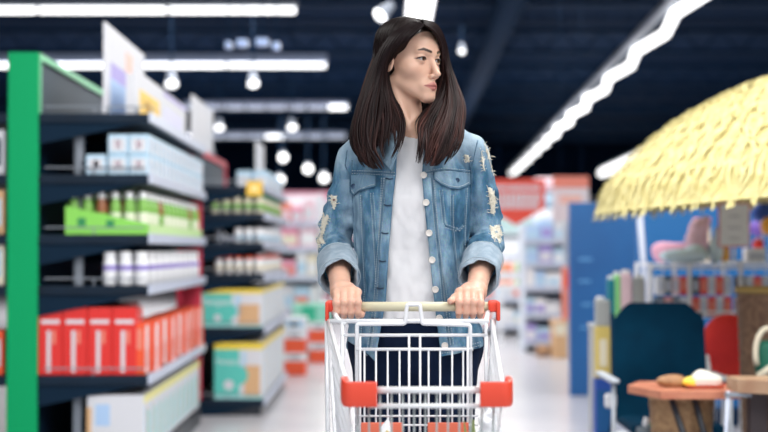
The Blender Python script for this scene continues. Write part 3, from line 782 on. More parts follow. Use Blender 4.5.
# balloons right of notice
for (px, py, Y, r, m, lab) in [(763, 212, 7.9, .06, deepblue, 'deep blue ball highest at the right frame edge'), (759, 228, 8.1, .05, purple, 'violet blue ball beside the notice frame'), (770, 226, 7.8, .05, mat('orange_rubber', (.9, .42, .05), .4), 'orange ball at the right frame edge'),
                           (758, 244, 7.9, .03, redm, 'small red ball low beside the notice')]:
    c = pw(px, py, Y); t = thing('toy_ball_lollipop', lab, 'toy ball', (c.x, Y, rz), 0, 'balls on sticks beside the notice')
    MB().lathe([(r * math.sin(math.pi * i / 12) + .0005, c.z - rz - r * math.cos(math.pi * i / 12)) for i in range(13)], 18).build('ball', m, t, smooth=True)
    MB().tube([(0, 0, 0), (0, 0, c.z - rz - r * .9)], .005, 6).build('stick', whitem, t)
# thin pole with flowers left of rack
pb = pw(646, 300, 8.15)
t = thing('display_pole', 'thin pale pole rising under the left rim of the straw parasol', 'pole', (pb.x, 8.15, 0))
pt = pw(639, 205, 8.15)
MB().tube([(0, 0, .03), (0, 0, pb.z), (pt.x - pb.x, 0, pt.z)], .017, 10).build('shaft', railm, t, smooth=True)
MB().lathe([(.15, 0), (.15, .02), (.03, .035)], 20).build('base', greysteel, t, smooth=.6)
# tubes and bottles on a low side shelf (left of the chair)
Ys = 7.3; sz = pw(0, 325, Ys).z
t = thing('side_stand', 'narrow grey side stand left of the camp chair holding bright packs', 'stand', (PX(594, Ys), Ys, 0))
Wd = PX(650, Ys) - PX(594, Ys)
MB().box(0, Wd, 0, .25, sz - .02, sz, ch=.004).build('top_board', mat('grey_board', (.42, .44, .46), .5), t)
MB().box(.005, .02, .0, .25, 0, sz - .02).box(Wd - .02, Wd - .005, 0, .25, 0, sz - .02).build('side_board', MATS['grey_board'], t)
for (px, w_, y0, m, lab) in [(597, 10, 297, mat('grey_pack', (.40, .42, .42), .5), 'grey tall pack at the left end of the side stand'), (609, 8, 276, mat('dark_teal_pack', (.0, .22, .30), .4), 'dark teal pack on the side stand'),
                             (615, 7, 272, mat('lime_pack', (.30, .78, .30), .4), 'lime green slim pack on the side stand'), (622, 12, 270, palepink, 'pale pink pack on the side stand'), (635, 12, 275, MATS['grey_pack'], 'grey pack at the right end of the side stand')]:
    a = pw(px, y0, Ys); ww = w_ * Ys / F
    t = thing('tall_pack', lab, 'pack', (a.x, Ys + .04, sz + .001), 0, 'packs on the side stand'); h_ = a.z - sz
    MB().box(0, ww * .95, 0, .06, 0, h_ * .93, ch=.008).build('pouch', m, t)
    MB().box(ww * .1, ww * .85, .02, .04, h_ * .9, h_, ch=.004).build('pouch_top', whitem, t)
o = thing('yellow_pack', 'tall mustard yellow and grey pack standing left of the camp chair', 'pack', (PX(595, 7.1), 7.1, pw(0, 378, 7.1).z))
hh = pw(0, 300, 7.1).z - pw(0, 378, 7.1).z
MB().box(0, .075, 0, .05, 0, hh * .66, ch=.008).build('lower_pouch', mat('mustard', (.70, .55, .16), .5), o); MB().box(.002, .073, .004, .046, hh * .66, hh, ch=.008).build('upper_pouch', MATS['grey_pack'], o)
MB().box(.02, .055, -.002, 0, hh * .15, hh * .5).build('print_panel', cream, o)
t = carton('upright_blue_box', .085, .09, pw(0, 378, 7.1).z - .003, deepblue, [('print_panel', 'f', .1, .9, .1, .9, bluem)]); t.location = (PX(594.5, 7.1), 7.09, 0.001)
tag(t, 'upright blue box on the floor beneath the mustard yellow pack', 'box')

# camping chair
Yc = 6.3
cz = pw(0, 298, Yc).z; cx0 = PX(612, Yc); cx1 = PX(705, Yc); cb = pw(0, 410, Yc).z
t = thing('camping_chair', 'dark teal fabric folding camping chair with white metal arms', 'chair', ((cx0 + cx1) / 2, Yc, 0))
wv = (cx1 - cx0) / 2; tealfab = mat('dark_teal_fabric', (.001, .030, .064), .9, color2=(.001, .022, .050), nscale=9, spec=.08)
vs = []; fs = []; NX, NZ = 16, 14
def outline(u):  # top corners chamfered and rounded
    return 1 - .16 * max(0, abs(u) - .60) ** 1.5 / .4 ** 1.5
for k in range(2):
    for j in range(NZ + 1):
        for i in range(NX + 1):
            u = -1 + 2 * i / NX; v_ = j / NZ
            z = cb - .02 + v_ * (cz - cb) * outline(u); y = .035 * (1 - u * u) - .06 * (1 - v_) + .012 * math.sin(v_ * 9) * (1 - u * u) + k * .014
            x = u * wv * (1 - .03 * v_)
            vs.append((x, y, z))
n1 = (NX + 1) * (NZ + 1)
for j in range(NZ):
    for i in range(NX):
        a = j * (NX + 1) + i; fs.append((a, a + 1, a + NX + 2, a + NX + 1)); fs.append((n1 + a, n1 + a + NX + 1, n1 + a + NX + 2, n1 + a + 1))
for i in range(NX):
    a = NZ * (NX + 1) + i; fs.append((a, a + 1, n1 + a + 1, n1 + a)); fs.append((i + 1, i, n1 + i, n1 + i + 1))
for j in range(NZ):
    a = j * (NX + 1); fs.append((a, a + NX + 1, n1 + a + NX + 1, n1 + a)); a += NX; fs.append((a + NX + 1, a, n1 + a, n1 + a + NX + 1))
MB().add(vs, fs).build('backrest', tealfab, t, smooth=.8)
MB().box(-wv * .95, wv * .95, -.42, .0, cb - .05, cb - .015, ch=.012).build('seat', tealfab, t)
MB().box(-wv * .95, wv * .95, -.43, -.41, cb - .22, cb - .03, ch=.008).build('front_flap', tealfab, t)
az = pw(0, 374, Yc).z
for s, xx in ((-1, -wv - .045), (1, wv + .03)):
    MB().box(xx - .02, xx + .02, -.36, .06, az - .008, az + .010, ch=.007).build('armrest', mat('pale_tube', (.42, .46, .52), .5), t)
    MB().tube([(xx, -.32, az - .01), (xx, -.32, 0)], .009, 8).build('leg', mat('pale_tube', (.42, .46, .52), .5), t, smooth=True)
    MB().tube([(s * wv * .95, .06, cz * .93), (s * wv * .95, .02, cb), (xx, .12, 0)], .010, 8).build('leg', tealfab, t, smooth=True)
    MB().tube([(xx, -.32, .06), (xx, .12, .06)], .009, 6).build('brace', whitem, t)
MB().box(-wv - .065, -wv - .015, -.22, -.19, az - .12, az - .06, ch=.012).build('side_tag', paper, t)
MB().tube([(wv + .005, .05, cb + .02), (wv + .03, .05, cb + .12), (wv + .012, .05, cb + .23)], .012, 8).build('back_loop', whitem, t, smooth=True)
# white bag hung on the arm
o = MB().box(-.03, .03, -.04, .04, 0, .10, ch=.02).build('folded_bag', mat('milky_bag', (.70, .74, .78), .4), smooth=True); o.location = (cx0 - .005, Yc - .28, .30)
tag(o, 'small milky folded bag hanging below the left chair arm', 'bag')

# red cushion bag behind the table
c0 = pw(728, 382, 6.9); rr = 31 * 6.9 / F
o = blob('red_sack', 'plump red cloth sack with a gathered top behind the snack table', 'sack', [((0, 0, .15), (rr * .95, .09, .165)), ((0, 0, .04), (rr * 1.03, .10, .07)), ((-.012, 0, .25), (.07, .045, .05))], mat('red_cloth', (.80, .035, .03), .8, color2=(.66, .025, .025), nscale=6), (c0.x, 6.9, c0.z), h=.01)
t = thing('storage_stool', 'low dark stool carrying the red sack behind the table', 'stool', (c0.x, 6.9, 0))
MB().box(-.15, .15, -.14, .14, c0.z - .06, c0.z - .03, ch=.006).build('seat', blackm, t)
for (x, y) in ((-.13, -.12), (.13, -.12), (-.13, .12), (.13, .12)): MB().tube([(x, y, 0), (x * .9, y * .9, c0.z - .06)], .012, 6).build('leg', blackm, t)
# basket
wk = mat('brown_wicker', (.24, .14, .085), .7, color2=(.13, .07, .045), nscale=45, bump=.8, bscale=90)
bt = pw(757, 290, 6.3)
t = thing('wicker_basket', 'tall brown wicker basket at the right frame edge', 'basket', (PX(772, 6.3), 6.3, 0))
prof = []
for i in range(40):
    z = .02 + i * (bt.z - .02) / 39; prof.append((.115 + .03 * (z / bt.z) + .003 * (i % 2), z))
MB().lathe(prof + [(prof[-1][0] - .015, prof[-1][1]), (.10, .05)], 32, caps=True).build('woven_body', wk, t, smooth=.8)
MB().lathe([(prof[-1][0] + .012 * math.cos(a * math.pi / 4), prof[-1][1] + .014 * math.sin(a * math.pi / 4)) for a in range(9)], 32, caps=False).build('rim', mat('olive_wicker', (.35, .24, .08), .7), t, smooth=True)
# green item with pale handle
c0 = pw(763, 378, 5.9)
t = thing('green_bag', 'dark green bag with a thick cream rope handle at the right edge', 'bag', (c0.x + .02, 5.9, c0.z))
MB().box(-.05, .16, -.04, .05, 0, .15, ch=.03).build('bag_body', mat('forest_cloth', (.01, .14, .09), .7), t, smooth=True)
MB().tube([(-.045 + .05 * math.cos(a) + .03, -.05, .10 + .10 * math.sin(a)) for a in [x * .3 for x in range(-3, 13)]], .011, 8).build('handle', cream, t, smooth=True)
MB().tube([(-.055, -.055, .01), (.0, -.06, .05), (.06, -.055, .10)], .016, 8).build('strap', cream, t, smooth=True)
# small terracotta-coloured folding table with snacks
Yt = 5.6; tz = pw(0, 386, Yt).z; x0 = PX(628, Yt); x1 = PX(728, Yt)
t = thing('folding_table', 'small reddish wooden folding table with black crossed legs', 'table', ((x0 + x1) / 2, Yt, 0))
hw = (x1 - x0) / 2
MB().add([(-hw * .98, .04, tz), (-hw * .55, -.20, tz), (hw, -.20, tz), (hw, .22, tz), (-hw * .6, .22, tz), (-hw * .98, .04, tz - .028), (-hw * .55, -.20, tz - .028), (hw, -.20, tz - .028), (hw, .22, tz - .028), (-hw * .6, .22, tz - .028)],
         [(0, 1, 2, 3, 4), (9, 8, 7, 6, 5)] + [(i, 5 + i, 5 + (i + 1) % 5, (i + 1) % 5) for i in range(5)]).build('table_top', mat('reddish_wood', (.62, .25, .15), .45, color2=(.50, .17, .10), nscale=14), t)
for y in (-.15, .15):
    MB().tube([(-hw * .3, y, tz - .03), (hw * .75, y, 0)], .012, 8).build('leg', blackm, t, smooth=True)
    MB().tube([(hw * .15, y, tz - .03), (hw * .98, y * .98, 0)], .012, 8).build('leg', blackm, t, smooth=True)
# plate, bread, snack
pz = tz + .001; c = pw(699, 382, Yt)
t = thing('snack_tray', 'white and red paper tray on the small folding table', 'tray', (c.x, Yt - .05, pz))
MB().add([(-.055, -.05, 0), (.055, -.05, 0), (.055, .05, 0), (-.055, .05, 0), (-.075, -.065, .014), (.075, -.065, .014), (.075, .065, .014), (-.075, .065, .014)],
         [(3, 2, 1, 0), (0, 1, 5, 4), (1, 2, 6, 5), (2, 3, 7, 6), (3, 0, 4, 7)]).build('tray_body', coral, t)
MB().box(-.05, .05, -.045, .045, .002, .006).build('liner', paper, t)
o = blob('sandwich', 'white wrapped sandwich peaking on the paper tray', 'food', [((0, 0, .018), (.055, .03, .02)), ((-.01, 0, .035), (.028, .02, .024)), ((.03, 0, .02), (.035, .025, .018))], mat('waxed_wrap', (.82, .80, .72), .5), (c.x + .005, Yt - .055, pz + .006), h=.004)
o = blob('lemon_wedge', 'yellow wedge lying at the left of the sandwich', 'food', [((0, 0, .012), (.024, .016, .013)), ((.008, 0, .018), (.014, .014, .012))], mat('lemon_yellow', (.90, .75, .08), .4), (c.x - .052, Yt - .06, pz + .006), h=.003)
c = pw(668, 380, Yt)
o = blob('bread_roll', 'brown bread roll on the small table near the chair', 'food', [((0, 0, .020), (.05, .032, .022)), ((.03, 0, .017), (.035, .028, .019))], mat('bread_crust', (.45, .25, .12), .6, color2=(.34, .17, .08), nscale=30), (c.x, Yt - .02, pz), h=.004)
# wicker planter below table
t = thing('wicker_planter', 'tan wicker planter under the small folding table', 'planter', (PX(681, 5.6), 5.605, 0))
wk2 = mat('tan_wicker', (.42, .26, .13), .7, color2=(.25, .14, .07), nscale=40, bump=.8, bscale=80)
pz2 = pw(0, 396, 5.6).z
MB().lathe([(.085 + .035 * i / 20 + .003 * (i % 2), .005 + (pz2 - .005) * i / 20) for i in range(21)] + [(.108, pz2), (.08, .08)], 28).build('woven_body', wk2, t, smooth=.8)
MB().lathe([(.121 + .008 * math.cos(a * math.pi / 4), pz2 + .01 * math.sin(a * math.pi / 4)) for a in range(9)], 28, caps=False).build('rim', wk2, t, smooth=True)
c = pw(656, 424, 5.75)
t = thing('toy_spade', 'teal handled toy spade with a white grip beneath the table', 'toy', (c.x, 5.75, c.z)); t.rotation_euler = (0, R(14), 0)
MB().tube([(-.035, 0, 0), (.11, 0, 0)], [.014, .011], 10).build('handle', mat('jade_plastic', (.0, .48, .36), .35), t, smooth=True)
MB().tube([(-.052, 0, 0), (-.03, 0, 0)], .018, 10).build('grip', whitem, t, smooth=True)
MB().box(.10, .17, -.035, .035, -.008, .004, ch=.003).build('blade', MATS['jade_plastic'], t)
o = MB().box(-.09, .09, -.1, .1, 0, c.z - .022, ch=.01).build('low_crate', mat('smoky_crate', (.10, .13, .16), .6)); o.location = (c.x + .03, 5.78, 0.001); tag(o, 'dark low crate under the toy spade beneath the table', 'crate')
# big wooden table right
Yw = 5.2; wz = pw(0, 380, Yw).z; xa = PX(738, Yw)
t = thing('wooden_table', 'thick planked wooden table cut by the right frame edge', 'table', (xa, Yw, 0))
wood = mat('warm_planks', (.50, .34, .22), .5, color2=(.36, .20, .12), nscale=10)
MB().add([(0, .19, wz), (0, 0.02, wz), (.95, -.50, wz), (.95, .19, wz), (0, .19, wz - .045), (0, .02, wz - .045), (.95, -.50, wz - .045), (.95, .19, wz - .045)],
         [(0, 1, 2, 3), (7, 6, 5, 4), (0, 4, 5, 1), (1, 5, 6, 2), (2, 6, 7, 3), (3, 7, 4, 0)]).build('table_top', wood, t)
for (x, y) in ((.10, .15), (.85, .15), (.85, -.38), (.22, .0)): MB().box(x - .03, x + .03, y - .03, y + .03, 0, wz - .045).build('leg', mat('dark_wood', (.06, .045, .05), .6), t)
MB().tube([(-.03, .03, wz - .04), (-.07, .03, 0)], .007, 8).build('prop_rod', railm, t, smooth=True)
MB().box(-.04, .05, .02, .045, wz - .06, wz - .045).build('rod_bracket', greysteel, t)
MB().box(.14, .82, .13, .15, .1, wz - .06).build('modesty_board', mat('inky_board', (.02, .035, .07), .6), t)

# ------------------------------------------------------------------ shopping cart
Yh = 3.28; Yf = 2.72
chrome = mat('bright_wire', (.84, .85, .89), .28, metal=.1, spec=.6)
cwhite = mat('white_cart_plastic', (.80, .82, .85), .35)
cred = mat('cart_red_plastic', (.76, .07, .035), .35)
hb = pw(412.5, 306.5, Yh)
cart = thing('shopping_cart', 'shopping cart of bright wire with red corner guards pushed by the shopper', 'shopping cart', (hb.x, 3.0, 0))
org = Vector((hb.x, 3.0, 0))
def L(px, py, Y): return pw(px, py, Y) - org
def rod(name, pts, r, m=chrome, parent=cart, n=8):
    return MB().tube(pts, r, n).build(name, m, parent, smooth=True)
def bend(pts, rad, seg=5):
    """rounds the corners of a polyline"""
    pts = [Vector(p) for p in pts]; out = [pts[0]]
    for i in range(1, len(pts) - 1):
        a = (pts[i - 1] - pts[i]); b = (pts[i + 1] - pts[i]); r_ = min(rad, a.length * .45, b.length * .45)
        p0 = pts[i] + a.normalized() * r_; p1 = pts[i] + b.normalized() * r_
        for k in range(seg + 1):
            t_ = k / seg; out.append(p0 * (1 - t_) ** 2 + pts[i] * 2 * t_ * (1 - t_) + p1 * t_ ** 2)
    out.append(pts[-1]); return out
rod('handle_bar', [L(333, 306.5, Yh), L(490, 306.5, Yh)], .0105, mat('cream_handle', (.66, .62, .44), .4), n=16)
for (a, b_, c_) in ((325.5, 335.5, 1), (499.5, 487.5, -1)):
    e = MB(); p0 = L(a, 306, Yh); p1 = L(b_, 306.5, Yh)
    xs = sorted((p0.x, p1.x))
    e.box(xs[0], xs[1], p0.y - .016, p0.y + .016, p0.z - .013, p0.z + .013, ch=.007)
    xo = p0.x; e.box(min(xo, xo + c_ * .008), max(xo, xo + c_ * .008), p0.y - .022, p0.y + .016, p0.z - .032, p0.z + .010, ch=.003)
    e.build('handle_end_cap', cred, cart, smooth=.7)
Yr_ = 3.22
# rear gate frame
rod('rear_top_rail', [L(330, 321, Yr_), L(489, 321, Yr_)], .0048)
rod('rear_bracket', [L(334, 312, Yh - .01), L(338, 320, Yr_), L(346, 324, Yr_)], .006, cwhite)
rod('rear_bracket', [L(488, 312, Yh - .01), L(486, 320, Yr_), L(480, 324, Yr_)], .006, cwhite)
rod('rear_cross_wire', [L(341, 335, Yr_), L(487, 335, Yr_)], .0036)
rod('seat_loop', bend([L(357, 470, Yr_ - .01), L(357, 324, Yr_ - .01), L(405, 323.5, Yr_ - .015), L(407, 304.5, Yr_ - .01), L(420, 304.5, Yr_ - .01), L(422, 323.5, Yr_ - .015), L(470, 325, Yr_ - .01), L(471, 470, Yr_ - .01)], .005), .0044)
rod('gate_post', [L(342.5, 322, Yr_), L(342.5, 480, Yr_ + .01)], .0046)
rod('gate_post', [L(486, 322, Yr_), L(486, 480, Yr_ + .01)], .0040)
rod('gate_top_wire', [L(356, 349, Yr_ - .02), L(473, 349, Yr_ - .02)], .0034)
g = MB()
for px in (364.5, 376, 387.7, 399.5, 428.5, 440, 452, 463): g.tube([L(px, 349, Yr_ - .02), L(px, 478, Yr_ - .035)], .0021, 6)
for px in (360.2, 467.5): g.tube([L(px, 336, Yr_ - .02), L(px, 478, Yr_ - .035)], .0024, 6)
for px in (409, 420): g.tube([L(px, 335, Yr_ - .02), L(px, 478, Yr_ - .035)], .0026, 6)
for py in (415.5, 424.5, 440, 456, 472): g.tube([L(355, py, Yr_ - .03), L(478, py, Yr_ - .03)], .0023, 6)
g.build('gate_wires', chrome, cart, smooth=True)
# side rims and side mesh
FZ = pw(0, 391, Yf).z; BZ = .52
rearL = L(329, 321, 3.25); rearR = L(492, 321, 3.25)
frL = L(349, 391, Yf + .02); frR = L(503, 391, Yf + .02)
for (ra, fb, s) in ((rearL, frL, -1), (rearR, frR, 1)):
    rod('side_rim', bend([ra, ra.lerp(fb, .5) + Vector((0, 0, -.004)), fb], .05), .0050)
    g = MB()
    bl = Vector((fb.x - s * .03, fb.y + .02, BZ)); br_ = Vector((ra.x - s * .03, ra.y, BZ + .03))
    for k in range(1, 26):
        f_ = k / 26; g.tube([ra.lerp(fb, f_), br_.lerp(bl, f_)], .0018, 5)
    for k in range(1, 11):
        f_ = k / 11; g.tube([ra.lerp(br_, f_), fb.lerp(bl, f_)], .0019, 5)
    g.build('side_mesh', chrome, cart, smooth=True)
    # outer side tube running from the handle down and forward
    q0 = Vector((ra.x - s * -.006, Yh - 3.0 + .0, hb.z - .028)); 
    rod('side_tube', bend([q0, Vector((q0.x + (-s) * .004, .20, .86)), Vector((q0.x - s * .012, .14, .50)), Vector((q0.x - s * .01, .20, .12))], .1), .0050)
    rod('side_strut', [q0 + Vector((-s * .004, -.01, .0)), Vector((q0.x - s * .030, .02, .70)), Vector((q0.x - s * .035, -.05, BZ))], .0040)
# front panel
rod('front_top_bar', [L(370, 389.6, Yf), L(484, 389.6, Yf)], .0062, cwhite, n=12)
rod('front_second_bar', [L(370, 405.5, Yf), L(484, 405.5, Yf)], .0045, cwhite, n=12)
g = MB()
for k in range(13):
    px = 357 + k * 11.4; g.tube([L(px, 391, Yf + .006), L(px * .97 + 12.5, 470, Yf + .03), L(px * .97 + 12.5, 580, Yf + .07)], .0019, 6)
for py in (440, 458, 476, 500, 530, 560): g.tube([L(352, py, Yf + .03), L(501, py, Yf + .03)], .002, 6)
g.build('front_mesh', mat('dull_wire', (.42, .46, .47), .35, metal=.3), cart, smooth=True)
# red corner guards
for s, (pa, pb_) in ((1, (377, 346)), (-1, (480, 508.5))):
    a = L(pa, 394, Yf - .008); c = L(pb_, 394, Yf - .008)
    path = bend([a, Vector((c.x, a.y, a.z)), Vector((c.x - s * .004, a.y + .055, a.z))], .014, 8)
    hgt = .0465; th = .016; vs = []; fs = []; nn = 12
    for i, p_ in enumerate(path):
        A_ = path[max(i - 1, 0)]; B_ = path[min(i + 1, len(path) - 1)]; tdir = (B_ - A_).normalized(); nrm = tdir.cross(Vector((0, 0, 1))).normalized()
        f_ = i / (len(path) - 1)
        zup = hgt / 2 + (.006 * max(0, f_ - .55) / .45); zdn = -hgt / 2 * (1 - .25 * max(0, f_ - .6))
        for j in range(nn):
            an = 2 * math.pi * j / nn; cx_ = math.copysign(abs(math.cos(an)) ** .45, math.cos(an)); sx_ = math.copysign(abs(math.sin(an)) ** .45, math.sin(an))
            vs.append(p_ + nrm * cx_ * th / 2 + Vector((0, 0, (zup if sx_ > 0 else -zdn) * sx_)))
    for i in range(len(path) - 1):
        for j in range(nn): fs.append((i * nn + j, i * nn + (j + 1) % nn, (i + 1) * nn + (j + 1) % nn, (i + 1) * nn + j))
    fs.append(tuple(range(nn - 1, -1, -1))); fs.append(tuple(range((len(path) - 1) * nn, len(path) * nn)))
    MB().add(vs, fs).build('corner_guard', cred, cart, smooth=.9)
# child seat flaps
for (x0, x1) in ((361, 403), (427.5, 468.5)):
    a = L(x0, 422, 3.15); b_ = L(x1, 452, 3.15)
    MB().box(a.x, b_.x, a.y, a.y + .006, b_.z, a.z, ch=.002).build('seat_flap', mat('coral_plastic', (.75, .16, .09), .45), cart)
# basket floor and chassis
g = MB()
for k in range(14):
    f_ = k / 13; g.tube([Vector((frL.x + .03 + (frR.x - frL.x - .06) * f_, Yf - 3 + .03, BZ)), Vector((rearL.x + .03 + (rearR.x - rearL.x - .06) * f_, .24, BZ + .03))], .002, 5)
for k in range(10):
    f_ = k / 9; y = Yf - 3 + .03 + (.24 - Yf + 3 - .03) * f_; g.tube([Vector((frL.x + .03 - .02 * f_, y, BZ + .03 * f_)), Vector((frR.x - .03 + .02 * f_, y, BZ + .03 * f_))], .002, 5)
g.build('basket_floor', chrome, cart)
xl = rearL.x + .0; xr_ = rearR.x
rod('chassis', bend([Vector((xl, .28, .12)), Vector((xl + .05, -.30, .12)), Vector((xr_ - .05, -.30, .12)), Vector((xr_, .28, .12))], .05), .011, cwhite)
for xx, yy in ((xl + .05, -.28), (xr_ - .05, -.28), (xl, .26), (xr_, .26)):
    M = Matrix.Translation((xx, yy, .055)) @ Matrix.Rotation(R(90), 4, 'Y')
    wq = MB().lathe([(.02, -.013), (.05, -.013), (.055, -.008), (.055, .008), (.05, .013), (.02, .013)], 20, M).build('wheel', greysteel, cart, smooth=.7)
    MB().box(xx - .018, xx + .018, yy - .01, yy + .01, .05, .12, ch=.003).build('fork', cwhite, wq)
rod('support_post', [Vector((xl + .04, .05, .12)), Vector((xl + .04, .05, BZ + .02))], .009, cwhite); rod('support_post', [Vector((xr_ - .04, .05, .12)), Vector((xr_ - .04, .05, BZ + .02))], .009, cwhite)
# goods in the basket
gl = mat('leaf_green', (.30, .42, .13), .5, color2=(.45, .50, .25), nscale=40)
rnd = random.Random(5)
c = pw(476, 445, 2.92)
t = thing('leafy_greens', 'bunch of leafy greens in the cart behind the front bars', 'vegetables', (c.x, 2.92, BZ + .02))
b = MB()
for k in range(16):
    ang = rnd.uniform(0, 6.28); ln = pw(0, 417 + rnd.uniform(0, 14), 2.92).z - BZ - .02; sp = rnd.uniform(.005, .03)
    pts = [Vector((math.cos(ang) * sp * f_ ** 1.5 * 1.3, math.sin(ang) * sp * f_ ** 1.5, ln * f_)) for f_ in (0, .35, .7, 1)]
    wv = Vector((1, .3, 0)).normalized() * .008
    vs = []
    for i, p_ in enumerate(pts): f_ = [1, 1, .8, .1][i]; vs += [p_ - wv * f_, p_ + Vector((0, .003, 0)), p_ + wv * f_]
    b.add(vs, [(3 * i + j, 3 * i + j + 1, 3 * i + j + 4, 3 * i + j + 3) for i in range(3) for j in range(2)])
b.build('leaves', gl, t, smooth=True)
MB().lathe([(.02, 0), (.026, .05), (.02, .12), (.016, .15)], 10).build('stalks', mat('pale_stalk', (.75, .78, .62), .5), t, smooth=True)
c = pw(489, 445, 2.86)
V, Q = nets(lambda P: ell(P, (0, 0, .13), (.03, .04, .14)) + .010 * vnoise(P, 60, 3) + .005 * vnoise(P, 120, 4), (-.06, -.07, -.03), (.06, .07, .30), .0035)
o = np_mesh('plastic_bag', V, Q, mat('crinkled_film', (.85, .88, .92), .15, spec=.8)); o.location = (c.x, 2.86, BZ + .035)
tag(o, 'crinkled shiny clear bag in the cart next to the right corner guard', 'bag')
c = pw(386, 440, 3.0)
t = thing('paper_flower_pack', 'white paper pack with a torn pointed top in the cart', 'pack', (c.x, 3.0, BZ + .03))
hz = pw(0, 421, 3.0).z - BZ - .03
MB().box(-.022, .012, -.015, .015, 0, hz * .85, ch=.004).build('pack_body', paper, t)
MB().add([(-.02, -.012, hz * .84), (.012, -.012, hz * .84), (.012, .012, hz * .84), (-.02, .012, hz * .84), (.006, 0, hz * 1.04), (-.008, 0, hz * .97)], [(0, 1, 4, 5), (2, 3, 5, 4), (1, 2, 4), (3, 0, 5)]).build('torn_top', whitem, t)
MB().tube([(-.012, -.017, hz * .8), (.004, -.018, hz * .93)], .004, 6).build('yellow_mark', MATS['mustard'], t)

# ------------------------------------------------------------------ the shopper
YB = 3.6
person = thing('person', 'young woman in a ripped denim jacket and white top, looking aside while pushing a cart', 'person', (pw(412, 0, YB).x, YB, 0))
PO = np.array(person.location)
def W3(px, py, Y): v = pw(px, py, Y); return np.array([v.x, v.y, v.z])
def Zp(py, Y=YB): return CAMH + (250 - py) * Y / F
def Xp(px, Y=YB): return (px - 384) * Y / F
def rel(V): return V - PO

# ---- head field, in millimetres of a 225 mm head: x to her left, y forward, z up from eye level
YAW = R(50); HS = 0.93e-3
HC = W3(407, 60.5, YB)
ax_f = np.array([math.sin(YAW), -math.cos(YAW), 0]); ax_s = np.array([math.cos(YAW), math.sin(YAW), 0]); ax_u = np.array([0, 0, 1.0])
tl = R(-2)   # chin slightly raised
ax_f2 = ax_f * math.cos(tl) + ax_u * math.sin(tl); ax_u2 = ax_u * math.cos(tl) - ax_f * math.sin(tl)
def to_head(P): Q = (P - HC) / HS; return np.stack([Q @ ax_s, Q @ ax_f2, Q @ ax_u2], 1)
def from_head(q): q = np.asarray(q, float); return HC + HS * (q[..., 0:1] * ax_s + q[..., 1:2] * ax_f2 + q[..., 2:3] * ax_u2)
def head_mm(q):
    a = q.copy(); a[:, 0] = np.abs(a[:, 0])
    d = ell(q, (0, -8, 30), (68, 84, 78))
    d = smin(d, ell(q, (0, 30, 30), (59, 59, 55)), 14)
    d = smin(d, ell(q, (0, 21, -32), (51, 61, 70)), 18)
    d = smin(d, cap(a, (40, 8, -54), (9, 70, -95), 12.5, 13.5), 18)
    d = smin(d, ell(q, (0, 70, -95), (18, 17, 15)), 12)
    d = smin(d, ell(a, (42, 46, -24), (19, 24, 20)), 22)
    d = smin(d, cap(a, (8, 83, 15), (40, 70, 20), 5, 5), 14)
    # sockets
    d = smax(d, -ell(a, (30, 96, 0), (17, 19, 10.5)), 12)
    # eyelids
    lid = sph(a, (31, 68, -1), 14.2)
    d = smin(d, lid, 5)
    alm = np.maximum(sph(a * np.array([1, 0, 1]), (31.5, 0, -19.2), 22.9), sph(a * np.array([1, 0, 1]), (31.5, 0, 17.6), 22.7))
    op = np.maximum(alm, 60 - a[:, 1])
    d = smax(d, -np.maximum(op, 0 - (a[:, 1] - 70)), 1.5)
    # nose
    d = smin(d, cap(q, (0, 80, 6), (0, 99, -36), 6, 7.5), 9)
    d = smin(d, ell(q, (0, 101, -39), (7.4, 10, 7.4)), 6)
    d = smin(d, ell(a, (9.5, 90, -44), (5.6, 8.5, 6)), 4)
    d = smin(d, cap(q, (0, 98, -45), (0, 88, -52), 4.5, 5), 5)
    d = smax(d, -ell(a, (6, 94, -50.5), (3.2, 5, 2.6)), 2)
    # mouth
    d = smin(d, ell(q, (0, 72, -70), (27, 20, 21)), 12)
    d = smin(d, cap(a, (3, 89.5, -63.5), (19, 82.5, -67.5), 3.6, 2.0), 4)
    d = smin(d, cap(a, (0, 88, -74.5), (17, 82, -70.5), 5.0, 2.2), 4)
    d = smax(d, -cap(a, (0, 99, -68.6), (20, 88, -68.6), 1.7, 1.0), 2)
    d = smax(d, -ell(q, (0, 98, -85), (16, 8, 5)), 8)
    # ears
    er = ell(q * np.array([1, 1, 1]), (0, 0, 0), (1, 1, 1)) * 0 + ell(a, (73, 0, -6), (7, 16, 29))
    er = smax(er, -ell(a, (81, 4, -2), (7, 10, 18)), 4)
    d = smin(d, er, 5)
    return d
NK0 = from_head(np.array([0., -22, -60])); NK1 = W3(411, 158, 3.615)
STN = W3(414, 140, 3.555)
cx0_ = Xp(412)
SHL = W3(356, 159, 3.61); SHR = W3(470, 154, 3.61)
ELL = W3(335, 240, 3.63); ELR = W3(488, 237, 3.63)
WRL = W3(341, 291, 3.345); WRR = W3(476, 291, 3.345)
def skin_top(P):
    d = head_mm(to_head(P)) * HS
    d = smin(d, cap(P, NK0, NK1, .042, .048), .009)
    d = smin(d, cap(P, from_head(np.array([-48., -14, -56])), STN + np.array([0, .006, 0]), .006, .007), .02)
    d = smin(d, cap(P, from_head(np.array([50., -18, -52])), STN, .010, .009), .016)
    tr_ = cap(P, W3(386, 146, 3.63), W3(438, 146, 3.63), .040, .040)
    tr_ = smin(tr_, ell(P, (cx0_, 3.605, Zp(178)), (.125, .088, .11)), .04)
    d = smin(d, tr_, .03)
    d = smin(d, cap(P, W3(384, 152, 3.58), STN, .010, .008), .02)
    d = smin(d, cap(P, W3(442, 150, 3.58), STN, .010, .008), .02)
    return d
lo = HC - np.array([.13, .14, .25]); hi = HC + np.array([.14, .14, .13])
Vh, Qh = nets(skin_top, lo, hi, .0016)
